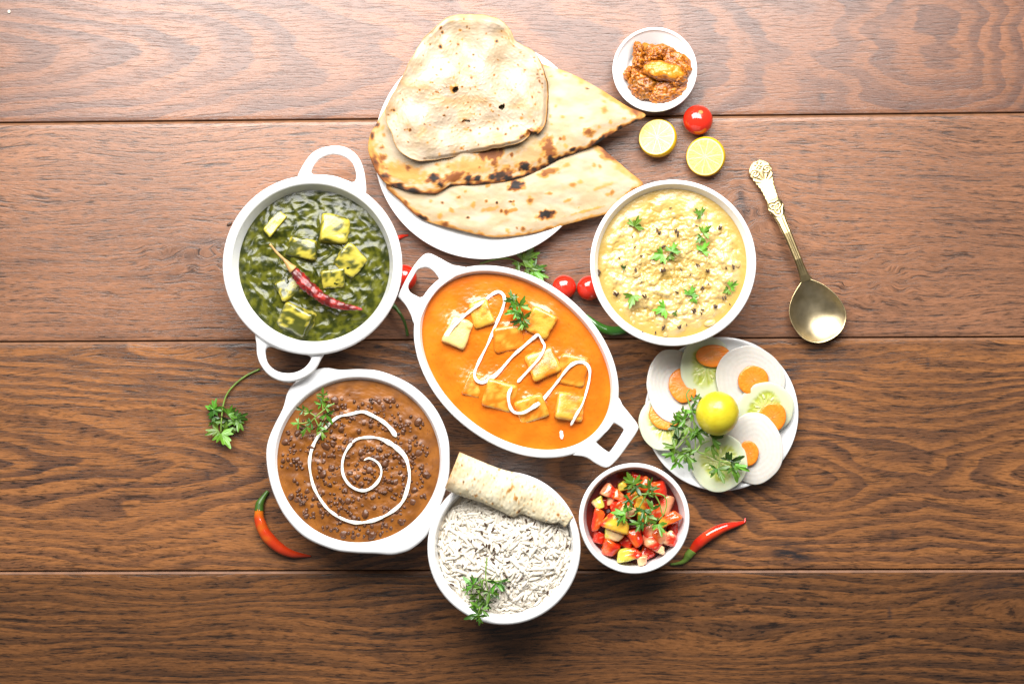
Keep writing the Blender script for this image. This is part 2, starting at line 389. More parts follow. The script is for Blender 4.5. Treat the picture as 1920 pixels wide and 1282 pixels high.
def band_handle(parent, outer, hole, z, th, sup=3.0, n=72, m=14, lift=0.0, name='handle'):
    hc = np.mean(closed(hole, 100), 0); a = ang(n); ro = by_angle(outer, hc, n); ri = by_angle(hole, hc, n)
    rings = []; ph = ang(m); cs = np.sign(np.cos(ph)) * np.abs(np.cos(ph)) ** (2 / sup); sn = np.sign(np.sin(ph)) * np.abs(np.sin(ph)) ** (2 / sup)
    for i in range(n):
        mid = (ro[i] + ri[i]) / 2; hw = (ro[i] - ri[i]) / 2; r = mid + hw * cs
        zz = z + th / 2 * sn
        p = W(hc[0] + r * np.cos(a[i]), hc[1] + r * np.sin(a[i]), z); p[:, 2] = zz; rings.append(p)
    v = np.concatenate(rings); f = []
    for i in range(n):
        for j in range(m):
            A = i * m + j; B = i * m + (j + 1) % m; Cc = ((i + 1) % n) * m + (j + 1) % m; Dd = ((i + 1) % n) * m + j; f.append((A, B, Cc, Dd))
    part(name, v, upfix(v, f), m_china, parent)
def dish(name, label, cat, cx, cy, rings, c, handles=()):
    v, f = loft(rings); f = upfix(v, f)
    o = empty(name, (c[0], c[1], 0), label, cat) if handles else None
    if not handles: return thing(name, v, f, m_china, (c[0], c[1], 0), label, cat)
    part('dish_body', v, f, m_china, o)
    for hd in handles: band_handle(o, **hd)
    return o

r_, c_pal = bowl_rings(585, 497, 169, .062, 18, 105, .045, 141)
dish('casserole_dish', 'deep round white dish with two loop handles holding dark green spinach curry', 'dish', 585, 497, r_, c_pal, [
    dict(outer=[(556, 338), (567, 312), (586, 287), (614, 275), (645, 275.5), (669, 291), (682, 317), (687, 352), (684, 366), (665, 362), (640, 350), (615, 344), (585, 342), (565, 346)],
         hole=[(584, 322), (596, 302), (618, 291), (641, 293), (660, 306), (668, 329), (663, 342), (650, 338), (630, 331), (606, 327.5), (590, 328)], z=.0525, th=.0085, sup=2.6),
    dict(outer=[(478, 622), (481, 645), (482, 664), (489, 684.5), (506, 705), (532, 716), (562, 712.5), (588, 697), (603, 673), (613, 654), (600, 648), (575, 652), (545, 652), (510, 643), (492, 628)],
         hole=[(498.6, 657), (503, 681), (521, 696), (547, 699), (570, 690), (583, 673), (577, 666), (560, 664), (540, 660), (520, 654), (507, 650)], z=.0525, th=.0085, sup=2.6)])
TH = -math.radians(39.1)
r_, c_ov = bowl_rings(968, 678, 214, .050, 12, 75, .042, 15, ell=(214, 155, TH), bell=.5, n=128)
dish('oval_dish', 'white oval dish with two angular handles holding bright orange paneer curry', 'dish', 968, 678, r_, c_ov, [
    dict(outer=[(872, 500), (850, 497), (825, 484), (805, 475), (792, 480), (772, 505), (747, 552), (749, 560), (760, 572), (771, 592), (777, 612), (785, 610), (800, 574), (822, 543), (850, 522), (872, 510)],
         hole=[(799, 502), (784, 506), (774, 521), (766, 536), (769, 547), (780, 554), (790, 557), (806, 545), (823, 528), (817, 514), (809, 506)], z=.0452, th=.0085, sup=4),
    dict(outer=[(1161, 738), (1165, 755), (1179, 773), (1196, 796), (1195, 808), (1176, 836), (1154, 864), (1137, 876), (1119, 870), (1098, 857), (1070, 852), (1075, 845), (1100, 834), (1128, 810), (1147, 780), (1154, 755)],
         hole=[(1153, 794), (1168, 804), (1166, 812), (1145, 844), (1138, 845), (1119, 829), (1125, 820), (1140, 806), (1148, 796)], z=.0452, th=.0085, sup=4)])
DAL = [(498, 852), (502, 825), (513, 798), (530, 764), (538, 735), (553, 716), (577, 698), (602, 690), (614, 689), (638, 693), (675, 692), (717, 697), (772, 722), (815, 764), (839, 816), (843, 865), (840, 901), (827, 944), (808, 989), (796, 1010), (770, 1031), (750, 1038), (732, 1041), (705, 1039), (662, 1037), (623, 1031), (571, 1008), (535, 971), (513, 929), (502, 890)]
rr = by_angle([(x, -y) for x, y in DAL], (671, -865), 144)
r_, c_dal = bowl_rings(671, 865, 171, .045, 15, 110, .0385, 152.5, outline=(rr - 171) * K(.045), n=144, bell=.5)
dish('gratin_dish', 'round white dish with two small ear tabs holding brown lentil curry', 'dish', 671, 865, r_, c_dal)
r_, c_oat = bowl_rings(1262.5, 493, 156, .062, 9, 84, .0525, 139.5, bell=.6)
dish('bowl', 'round white bowl filled with pale yellow porridge and herbs', 'bowl', 1262, 493, r_, c_oat)
r_, c_ric = bowl_rings(945, 1028, 144, .060, 14, 88, .047, 124, bell=.5)
dish('bowl', 'round white bowl filled with white rice at the bottom', 'bowl', 945, 1028, r_, c_ric)
r_, c_tom = bowl_rings(1189.5, 972, 104, .050, 9, 78, .034, 88, bell=.6)
dish('ramekin', 'small round white bowl filled with chopped tomato', 'bowl', 1189, 972, r_, c_tom)
r_, c_pic = bowl_rings(1228, 130.5, 79.5, .024, 6, 40, .0105, 50, bell=.6)
dish('saucer', 'tiny white bowl holding brown spiced pickle', 'bowl', 1228, 130, r_, c_pic)
def plate(cx, cy, R, h, well, label):
    k = K(h); c = W(cx, cy, h); n = 128; a = ang(n)
    pr = [(well * .70, .002), (well * .72, 0), (well * .76, 0), (well * .78, .002), (well * .9, .004), (R * .9, h - .005), (R - 1, h - .003), (R, h - .0015), (R - .6, h - .0004), (R - 3, h), (R - 6, h - .0005), (R * .93, h - .0022), (R * .85, h - .0042), (well * 1.04, .0075), (well * .97, .0062), (well * .9, .0056), (well * .5, .0052)]
    rings = [np.stack([c[0] + r * k * np.cos(a), c[1] + r * k * np.sin(a), np.full(n, z)], -1) for r, z in pr]
    v, f = loft(rings); thing('plate', v, upfix(v, f), m_china, (c[0], c[1], 0), label, 'plate'); return c
plate(907, 280, 206, .020, 140, 'large round white plate under the flatbreads')
c_pl = plate(1353, 776, 144.5, .0115, 105, 'round white plate under the sliced raw vegetables')

# ------------------------------------------------------------------ gravies
def surface(cx, cy, zrim, zf, rpx, n, k, zfun, cfun, ell=None):
    """food surface meeting the dish wall; local photo pixels are handed to zfun / cfun"""
    c = W(cx, cy, zrim); kf = K(zf); a = ang(n)
    if ell:
        A, B, th = ell; x = A * np.cos(a); y = B * np.sin(a); ol = np.stack([x * math.cos(th) - y * math.sin(th), x * math.sin(th) + y * math.cos(th)], -1) * kf
    else: ol = np.stack([np.cos(a), np.sin(a)], -1) * rpx * kf
    xy, t, f = polar(ol, (0, 0), np.linspace(0, 1, k + 1)[1:] ** .85)
    P = xy + c[:2]; px = P[:, 0] / kf + 960; py = -P[:, 1] / kf + 641      # photo pixels of each point at food height
    z = zf + zfun(px, py, t); v = np.concatenate([P, z[:, None]], 1)
    return v, f, cfun(px, py, t, z - zf)
def gauss(px, py, spots, r):
    s = 0 * px
    for q in spots: s = s + np.exp(-((px - q[0]) ** 2 + (py - q[1]) ** 2) / (r * r))
    return s
# --- spinach
PAL = [(515, 420, 46, 19, 16, -52, 'thin bright yellow paneer sliver near the top left of the green curry', .15), (626, 432, 50, 48, 40, 8, 'largest yellow paneer cube in the green curry, near the top right', .32),
       (570, 465, 50, 36, 30, 12, 'green smeared paneer cube just above the stem of the dried chilli', .72), (657, 490, 46, 46, 30, 40, 'yellow paneer cube lying tilted at the right of the green curry', .42),
       (624, 521, 40, 34, 30, -4, 'small paneer cube striped with green just right of the dried chilli', .58), (543, 540, 42, 34, 26, -25, 'paneer cube half sunk in gravy left of the dried chilli', .62), (558, 598, 58, 46, 34, 28, 'paneer cube coated in green gravy nearest the bottom of the dish', .76)]
def zp(px, py, t):
    x = px / 33; y = py / 33
    lump = 1 - np.abs(fbm(x + .6 * fbm(x * .8, y * .8, 2, 61), y, 2, 62))
    z = .0019 * (lump - .6) + .0018 * fbm(px / 55, py / 55, 2, 63) + .00022 * fbm(px / 9, py / 9, 2, 64) + .0045 * np.clip(gauss(px, py, PAL, 26), 0, 1)
    return z * (1 - t ** 8) - .0006 * t ** 8 + .001
def cp(px, py, t, z):
    m = sstep(-.6, .7, fbm(px / 14, py / 14, 3, 66)); return mixc((.017, .022, .0016), (.080, .082, .0055), m)
v, f, cc = surface(585, 497, .062, .045, 144, 300, 110, zp, cp)
thing('spinach_curry', v, f, m_spinach, (c_pal[0], c_pal[1], .03), 'dark green glossy spinach gravy filling the dish with loop handles', 'curry', cols=cc)
def cube_thing(px, py, w, d, hgt, yaw, z, label, group, tint, cover, amt, seed, tilt=9, name='paneer_cube'):
    k = K(z); r = random.Random(seed)
    v, f = rbox(w * k, d * k, hgt * k, 11, 8)
    v = v * (1 + (.05 if seed >= 200 else .15) * n3(v, 80, seed)[:, None]); v[:, 0] *= 1 + r.uniform(-.12, .12) * v[:, 1] / (d * k); v += .00045 * n3(v, 420, seed + 5)[:, None]
    loc = v.copy(); v = rot(v, r.uniform(-tilt, tilt), r.uniform(-tilt, tilt), -yaw)
    c = W(px, py, z); zz = v[:, 2] / (hgt * k)
    cov = sstep(-.22, .22, n3(loc, 150, seed + 9, 4) * 1.5 + .5 * n3(loc, 600, seed + 11, 2) + (amt - .36) * 1.7 - zz * .8)
    cols = mixc(tint, cover, cov); cols = cols * (1 + .10 * n3(loc, 300, seed + 2)[:, None])
    return thing(name, v + c, f, m_paneer, c, label, 'paneer', group, cols)
for i, (px, py, w, d, h_, yaw, lab, amt) in enumerate(PAL):
    cube_thing(px, py, w * 1.08, d * 1.08, h_, yaw, .0450 if i else .0485, lab, 'paneer cubes in the spinach curry', (.38, .315, .036), (.045, .050, .004), amt, 100 + i, 16)
# dried chilli lying on the spinach
dc = empty('dried_chilli', W(598, 535, .056), 'wrinkled dark red dried chilli with a tan stem lying on green curry', 'chilli')
pth = np.concatenate([spline([(546, 502), (560, 518), (578, 537), (598, 554), (620, 567), (648, 575), (679, 580)], 60), np.zeros((60, 1))], 1)
tt = np.linspace(0, 1, 60); p3 = W(pth[:, 0], pth[:, 1], .056); p3[:, 2] = .0565 + .0035 * np.sin(np.pi * tt) - .003 * tt
rad = np.interp(tt, [0, .06, .2, .4, .6, .8, .93, 1], [5, 8, 10.5, 10, 8.5, 6.2, 3.5, 1.2]) * K(.056)
v, f = tube(p3, rad, 20, .75); idx = np.arange(len(v)); wr = fbm(v[:, 0] * 260, v[:, 1] * 260 + v[:, 2] * 500, 3, 71)
cen = np.repeat(p3, 20, 0); cen = np.concatenate([cen, p3[:1], p3[-1:]]); v = cen + (v - cen) * (1 + .40 * wr + .1 * np.sin(idx % 20 * 1.9))[:, None]
part('pod', v, f, m_dried, dc, mixc((.085, .004, .003), (.28, .013, .008), sstep(-.4, .6, fbm(v[:, 0] * 150, v[:, 1] * 150, 2, 72))))
st = spline([(507, 458), (520, 474), (536, 490), (543, 499), (550, 506)], 24); p3 = W(st[:, 0], st[:, 1], .058); p3[:, 2] = np.linspace(.0615, .0575, 24)
v, f = tube(p3, np.interp(np.linspace(0, 1, 24), [0, .08, .6, .85, 1], [2.4, 2.0, 2.6, 6.5, 9]) * K(.058), 10)
part('stem', v, f, M('dry_chilli_stem', (.50, .28, .09), .55, vary=(300, .55)), dc)

# --- orange makhani
MAK = [(858, 624, 40, 50, 34, 24, .12, 'palest paneer cube at the left end of the orange curry, under a cream blob'), (905, 588, 36, 46, 34, -18, .34, 'golden paneer cube under the first cream loop, upper left of the orange curry'),
       (1013, 605, 46, 44, 36, 28, .36, 'golden paneer cube just right of the coriander sprig in the orange curry'), (953, 634, 52, 44, 34, -8, .78, 'orange coated paneer cube below the coriander sprig'),
       (1018, 684, 52, 48, 38, -22, .62, 'paneer cube crossed by the middle cream line right of centre'), (1073, 694, 50, 52, 32, 12, .86, 'paneer cube inside the right hand cream loop, coated in gravy'),
       (888, 720, 30, 44, 28, 18, .80, 'narrow paneer cube at the lower left below the cream bend'), (936, 740, 54, 48, 34, 16, .58, 'wide paneer cube left of the second cream loop'),
       (998, 764, 52, 42, 34, -20, .55, 'paneer cube under the bottom bend of the second cream loop'), (1066, 764, 48, 46, 34, 10, .46, 'golden paneer cube at the lower right under the cream tail')]
def zo(px, py, t):
    g = np.clip(gauss(px, py, MAK, 30), 0, 1.2)
    z = .0028 * g + .0009 * fbm(px / 45, py / 45, 2, 81) * (.35 + g) + .0005 * fbm(px / 16, py / 16, 2, 82) * (.2 + g) + .00012 * fbm(px / 5, py / 5, 2, 83)
    return z * (1 - t ** 10)
def co(px, py, t, z):
    m = sstep(-.8, .8, fbm(px / 50, py / 50, 3, 84)); c = mixc((.50, .105, .0025), (.58, .145, .005), m)
    sp = sstep(.62, .85, fbm(px / 3.0, py / 3.0, 2, 85)); return mixc(c, (.40, .075, .003), .7 * sp)
ELL = (201, 142.5, TH)
v, f, cc = surface(968, 678, .050, .042, 0, 320, 110, zo, co, ELL)
thing('orange_curry', v, f, m_orange, (c_ov[0], c_ov[1], .03), 'smooth bright orange tomato gravy filling the oval dish', 'curry', cols=cc)
for i, (px, py, w, d, h_, yaw, amt, lab) in enumerate(MAK):
    cube_thing(px, py, w * 1.10, d * 1.10, h_, yaw, .0386 + .0010 * (amt < .5), lab, 'paneer cubes in the orange curry', (.56, .29, .032) if i else (.62, .44, .16), (.56, .150, .006), amt, 200 + i, 12)
def drizzle(name, label, pts, widths, z, zfun, group):
    n = max(24, int(sum(math.dist(pts[i], pts[i + 1]) for i in range(len(pts) - 1)) / 2.4))
    p = spline(pts, n); tt = np.linspace(0, 1, n); w = np.interp(tt, np.linspace(0, 1, len(widths)), widths)
    w = w * (1 + .36 * fbm(tt * n / 9, 0 * tt + z * 100, 2, 91)); p3 = W(p[:, 0], p[:, 1], z); p3[:, 2] = zfun(p[:, 0], p[:, 1])
    p3[:, 2] = np.convolve(np.pad(p3[:, 2], 5, 'edge'), np.ones(11) / 11, 'valid')
    e = np.minimum(np.arange(n), np.arange(n)[::-1]); w = w * np.clip(.35 + .3 * e, 0, 1)
    v, f = tube(p3, w * .78 * K(z), 12, .30)
    return thing(name, v, f, m_cream, p3[0], label, 'cream', group)
def zmak(px, py):
    z = .042 + zo(px, py, 0 * px)
    for (x, y, w, d, h_, yaw, amt, lab) in MAK:
        kz = K(.041); top = .0386 + .0010 * (amt < .5) + h_ * kz / 2; q = np.hypot(px - x, py - y)
        z = np.maximum(z, .042 + (top + .0008 - .042) * sstep(.80 * (w + d) / 2, .42 * (w + d) / 2, q))
    return z + .0012
P1 = [(833, 637), (845, 618.5), (873, 590), (905, 566), (926, 550), (938, 548), (946, 559), (942, 580), (930, 608), (915.5, 643), (898, 678), (890, 699), (893, 711.6), (905, 717), (922.6, 708), (936.6, 696), (961, 668), (979, 652), (1000, 634), (1011, 627), (1017, 640), (1021, 650), (1012, 669.5), (993, 692), (970, 717)]
P2 = [(959.5, 725.6), (953.5, 741), (956, 761), (965, 773), (982, 773), (1000, 762.5), (1017, 750), (1042, 720), (1063, 692), (1079, 680), (1095, 680), (1105, 692), (1105, 711.6), (1098, 740), (1091, 759), (1080.6, 776.6), (1070, 797.6)]
CG = 'cream lines on the orange curry'
drizzle('cream_drizzle', 'longer white cream zigzag running from upper left to the middle of the orange curry', P1, [6, 3.6, 3.4, 4, 4.2, 4, 3.2, 2.8, 3, 3.6, 4, 5, 3, 3.4, 4.6, 4.4, 2.6, 3.4, 5.2], .045, zmak, CG)
drizzle('cream_drizzle', 'shorter white cream loop on the lower right half of the orange curry', P2, [4, 3.6, 3.8, 3.4, 5, 5.2, 3, 3.4, 3.8, 3.6, 3.4, 3.6, 2.6, 2.4, 3.6, 3.8], .045, zmak, CG)
drizzle('cream_drop', 'single small cream drop below the tail of the cream loop', [(1052, 807), (1053, 815), (1053.5, 823)], [3, 4.6, 3.4], .044, zmak, CG)

# --- brown lentil curry
dal_spots = []
rr_ = random.Random(5)
SEEDC = [(620, 755), (650, 790), (690, 760), (720, 770), (745, 800), (775, 800), (770, 830), (760, 870), (640, 830), (660, 850), (625, 835), (600, 865), (680, 900), (665, 895), (720, 890), (740, 895), (610, 905), (565, 905), (550, 860), (545, 820), (575, 830), (600, 790), (640, 930), (665, 950), (570, 960), (650, 1000), (700, 1000), (740, 970), (775, 930), (790, 880), (755, 915), (705, 925), (730, 860), (690, 845), (630, 960), (715, 800), (560, 935), (590, 930), (695, 870), (785, 850), (610, 1000), (635, 770), (720, 995)]
while len(dal_spots) < 300:
    q = rr_.choice(SEEDC); x = q[0] + rr_.gauss(0, 12); y = q[1] + rr_.gauss(0, 10); s = rr_.choice([4, 4.5, 5, 5.5, 6, 7, 8, 10])
    if math.hypot(x - 671, y - 865) < 142 and all(math.hypot(x - a[0], y - a[1]) > .62 * (s + a[2]) for a in dal_spots): dal_spots.append((x, y, s))
def zd(px, py, t):
    z = .0006 * fbm(px / 38, py / 38, 2, 93) + .00022 * fbm(px / 12, py / 12, 2, 94) + .00015 * fbm(px / 4, py / 4, 2, 95)
    for x, y, s in dal_spots:
        z = z + .0006 * np.exp(-((px - x) ** 2 + (py - y) ** 2) / (s * 1.25) ** 2)
    return z * (1 - t ** 10)
def cd(px, py, t, z):
    c = mixc((.145, .046, .005), (.235, .078, .008), sstep(-.7, .7, fbm(px / 30, py / 30, 3, 96)))
    return mixc(c, (.07, .02, .006), .75 * sstep(.62, .85, fbm(px / 3.2, py / 3.2, 2, 97)))
v, f, cc = surface(671, 865, .045, .0385, 155, 300, 110, zd, cd)
dal = empty('lentil_curry', (c_dal[0], c_dal[1], .0385), 'brown lentil gravy dotted with dark lentils in the eared dish', 'curry')
part('gravy', v, f, m_dal, dal, cc)
bm_ = []
for s in range(4):
    v, f = ico(3); q = v.copy(); q[:, 0] *= 1.18 + .2 * (s % 2); q[:, 2] *= .72; q *= (1 + .22 * n3(v, 1.5, 300 + s))[:, None]; bm_.append(mesh('lentil', q, f, m_bean))
for i, (x, y, s) in enumerate(dal_spots):
    p = W(x, y, .0395) - np.array(dal.location); o = link('lentil', bm_[i % 4], dal, p); r = s * .70 * K(.039); o.scale = (r, r, r)
    o.location.z = rr_.uniform(-.0010, .0007) - .00003 * (s - 6); o.rotation_euler = (rr_.uniform(-.4, .4), rr_.uniform(-.4, .4), rr_.uniform(0, 6))
vs = []; fs = []; nb = 0
for i in range(420):
    q = rr_.choice(SEEDC); x = q[0] + rr_.gauss(0, 17); y = q[1] + rr_.gauss(0, 15); s_ = rr_.uniform(2.2, 4.2) * K(.039)
    if math.hypot(x - 671, y - 865) > 144: continue
    v, f = ico(1); v = rot(v * np.array([s_ * rr_.uniform(1, 1.6), s_, s_ * .7]), 0, 0, rr_.uniform(0, 360)) + W(x, y, .0385 + float(zd(np.array([x]), np.array([y]), np.array([.3]))[0]) + rr_.uniform(-.0006, .0004))
    vs.append(v); fs += [tuple(w + nb for w in t_) for t_ in f]; nb += len(v)
tag(part('lentil_fragments', np.concatenate(vs), fs, m_bean, dal), kind='stuff')
SP = [(743, 819), (732.5, 804), (717, 790), (693, 776.5), (678, 772), (656.5, 776.5), (632, 782.6), (611, 801), (595.6, 819), (585, 840), (580, 865), (582, 889), (589.5, 916.4), (608, 947), (626, 963.6), (650, 976), (675, 980), (705, 974), (732.5, 960.5), (754, 941), (764.5, 913), (767.5, 889), (763, 865), (754, 849.5), (735.6, 834), (711, 822), (687, 820), (665.6, 825), (650, 843.4), (642, 865), (643, 889), (655, 909), (675, 919.5), (693, 916.4), (708, 903), (715, 886), (711, 871), (700.6, 862), (690, 859), (682, 863)]
drizzle('cream_spiral', 'white cream spiral poured over the brown lentil curry', SP, [5.5, 4.6, 3.6, 3.8, 3.6, 3.4, 3.6, 3.4, 3.6, 4.2, 4, 5, 3.4, 6.4, 3.8, 3.2, 3.4, 3.8, 3.6, 3.2, 2.6], .042, lambda x, y: .0402 + zd(x, y, 0 * x), None)

# --- yellow porridge
rk = random.Random(11)
lump = [(1262 + 130 * math.sqrt(rk.random()) * math.cos(a), 500 + 130 * math.sqrt(rk.random()) * math.sin(a), rk.uniform(7, 17)) for a in [rk.uniform(0, 6.28) for _ in range(150)]]
bead = [(1262 + 134 * math.sqrt(rk.random()) * math.cos(a), 498 + 134 * math.sqrt(rk.random()) * math.sin(a), rk.uniform(3.5, 9.5)) for a in [rk.uniform(0, 6.28) for _ in range(620)]]
def zk(px, py, t):
    wet = sstep(1.0, .80, t) * sstep(-1.2, -.2, (py - 497) / 138 + .4 * fbm(px / 60, py / 60, 2, 100))
    z = .0012 * fbm(px / 55, py / 55, 2, 101) + .0009 * fbm(px / 18, py / 18, 2, 102) + .0004 * fbm(px / 6, py / 6, 2, 103)
    for x, y, s in lump: z = z + .0009 * np.exp(-(((px - x) ** 2 + (py - y) ** 2) / (s * s)) ** 1.6)
    hb = np.zeros_like(px)
    wx = px + 3 * perlin(px / 9, py / 9, 104); wy = py + 3 * perlin(px / 9 + 5, py / 9, 105)
    for x, y, s in bead: hb = np.maximum(hb, s * np.sqrt(np.clip(1 - ((wx - x) ** 2 + (wy - y) ** 2) / (s * s), 0, 1)))
    z = z + hb * .00013
    return z * (.15 + .85 * wet) * (1 - t ** 12)
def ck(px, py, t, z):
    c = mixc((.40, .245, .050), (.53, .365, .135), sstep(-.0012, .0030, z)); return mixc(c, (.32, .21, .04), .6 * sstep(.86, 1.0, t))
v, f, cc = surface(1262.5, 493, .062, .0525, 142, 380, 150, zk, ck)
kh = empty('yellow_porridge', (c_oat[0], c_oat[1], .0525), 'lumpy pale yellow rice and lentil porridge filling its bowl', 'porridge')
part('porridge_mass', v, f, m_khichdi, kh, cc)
vs = []; fs = []; nb = 0
for i in range(150):
    a = rk.uniform(0, 6.28); r = 126 * math.sqrt(rk.random()); x = 1262 + r * math.cos(a); y = 502 + r * math.sin(a)
    if y < 440 and rk.random() < .5: continue
    q, ff = ico(2); s = rk.uniform(3.4, 7.5) * K(.053); q = q * np.array([s * rk.uniform(1, 1.7), s, s * .7]); q = q * (1 + .15 * n3(q / s, 1.6, i % 40)[:, None])
    q = rot(q, 0, 0, rk.uniform(0, 360)) + W(x, y, .0530 + float(zk(np.array([x]), np.array([y]), np.array([r / 142]))[0]) - rk.uniform(.0016, .0026))
    vs.append(q); fs += [tuple(w + nb for w in t_) for t_ in ff]; nb += len(q)
tag(part('cooked_grains', np.concatenate(vs), fs, m_grainy, kh), kind='stuff')
v, f = spindle(2, .34, .12, 7, 7, .5); ridg = v.copy(); m_sd = mesh('cumin_seed', ridg, f, m_seed)
def seed_at(parent, x, y, z, L, yaw, pitch=0):
    o = link('cumin_seed', m_sd, parent, W(x, y, z) - np.array(parent.location)); s = L / 2 * K(z); o.scale = (s, s, s); o.rotation_euler = (0, pitch, math.radians(yaw)); return o
KS = [(555, 430, 3), (675, 435, 5), (580, 540, 2), (580, 705, 5), (245, 870, 5), (450, 890, 2), (672, 860, 2), (850, 830, 2), (800, 990, 4), (855, 1010, 2), (950, 965, 4), (590, 1110, 4), (700, 1105, 3), (770, 740, 1), (830, 665, 2), (1025, 688, 1), (1075, 675, 2), (900, 705, 2), (425, 600, 1), (380, 540, 1), (390, 705, 2), (128, 725, 2), (425, 790, 1), (985, 395, 2), (815, 390, 1), (705, 700, 1), (630, 265, 1), (1050, 945, 1), (1020, 895, 2), (900, 800, 1), (525, 1145, 1), (435, 1145, 1), (360, 465, 1), (745, 1090, 1), (270, 620, 1)]
for zx, zy, nn in KS:
    x = zx / 3.771 + 1090; y = zy / 3.771 + 320
    zz = .0545 + float(zk(np.array([x]), np.array([y]), np.array([.5]))[0])
    for j in range(nn): seed_at(kh, x + rk.gauss(0, 2.2) * (nn > 1), y + rk.gauss(0, 2.2) * (nn > 1), zz + .0006 * j, rk.uniform(8, 11) if nn > 1 else rk.uniform(6, 8), rk.uniform(0, 180), rk.uniform(-.3, .3))

# --- rice
rc = random.Random(21)
ricem = empty('rice', (c_ric[0], c_ric[1], .047), 'mound of loose white basmati rice with cumin in its bowl', 'rice')
def zr(px, py): 
    q = np.hypot(np.asarray(px, float) - 947, np.asarray(py, float) - 1026) / 124
    return .0475 + .010 * np.clip(1 - q ** 2.2, 0, 1) + .0016 * fbm(np.asarray(px, float) / 34, np.asarray(py, float) / 34, 2, 111)
v, f, cc = surface(945, 1028, .060, .047, 128, 160, 40, lambda x, y, t: zr(x, y) - .047 - .0008, lambda x, y, t, z: np.tile((.7, .66, .56), (len(x), 1)))
part('rice_bed', v, f, M('packed_rice_warm_bounce', (.74, .62, .46), .5), ricem)  # warm bounced light in the gaps is put into the bed colour
gm = []; gv = []
for s in range(5):
    v, f = spindle(2, .172 + .02 * (s % 2), [.0, .10, .22, .06, .30][s], 7, 8, .42); v[:, 2] *= .85; gv.append((v, f)); gm.append(mesh('rice_grain', v, f, m_rice))
place = []
for i in range(2300):
    a = rc.uniform(0, 6.283); r = 122 * math.sqrt(rc.random()); x = 946.5 + r * math.cos(a); y = 1029 + r * math.sin(a)
    L = rc.uniform(27, 40); yaw = math.degrees(.9 * float(perlin(np.array([x / 30]), np.array([y / 30]), 117)[0]) * 3.0) + rc.gauss(0, 30) + 60
    if r > 100: yaw = math.degrees(-a) + 90 + rc.gauss(0, 28); L *= .85
    place.append((x, y, float(zr(x, y)) + rc.uniform(-.0020, .0024), L, yaw, rc.gauss(0, .16), rc.randrange(5)))
place.sort(key=lambda q: q[2] - float(zr(q[0], q[1])))
vs = []; fs = []; nb = 0
for x, y, z, L, yaw, pit, s in place[:-300]:
    v, f = gv[s]; q = rot(v * (L / 2 * K(z)), 0, math.degrees(pit), yaw) + W(x, y, z); vs.append(q); fs += [tuple(w + nb for w in t_) for t_ in f]; nb += len(v)
tag(part('rice_grains', np.concatenate(vs), fs, m_rice, ricem), kind='stuff')
for x, y, z, L, yaw, pit, s in place[-300:]:
    o = link('rice_grain', gm[s], ricem, W(x, y, z) - np.array(ricem.location)); k = L / 2 * K(z); o.scale = (k, k, k); o.rotation_euler = (0, pit, math.radians(yaw))
RS = [(620, 495), (735, 520), (790, 540), (465, 545), (440, 600), (515, 580), (565, 575), (748, 580), (655, 630), (768, 640), (370, 655), (450, 680), (470, 685), (490, 690), (293, 710), (400, 715), (520, 708), (560, 680), (833, 695), (745, 720), (462, 745), (525, 742), (415, 768), (510, 775), (518, 800), (615, 795), (315, 820), (360, 845), (600, 890), (708, 905), (625, 960), (940, 590), (585, 490), (860, 770), (880, 1000), (240, 945), (1010, 690), (430, 460)]
for zx, zy in RS:
    x = zx / 3.56 + 780; y = zy / 3.56 + 830; seed_at(ricem, x, y, float(zr(x, y)) + .0034, rc.uniform(8.5, 12), rc.uniform(0, 180))

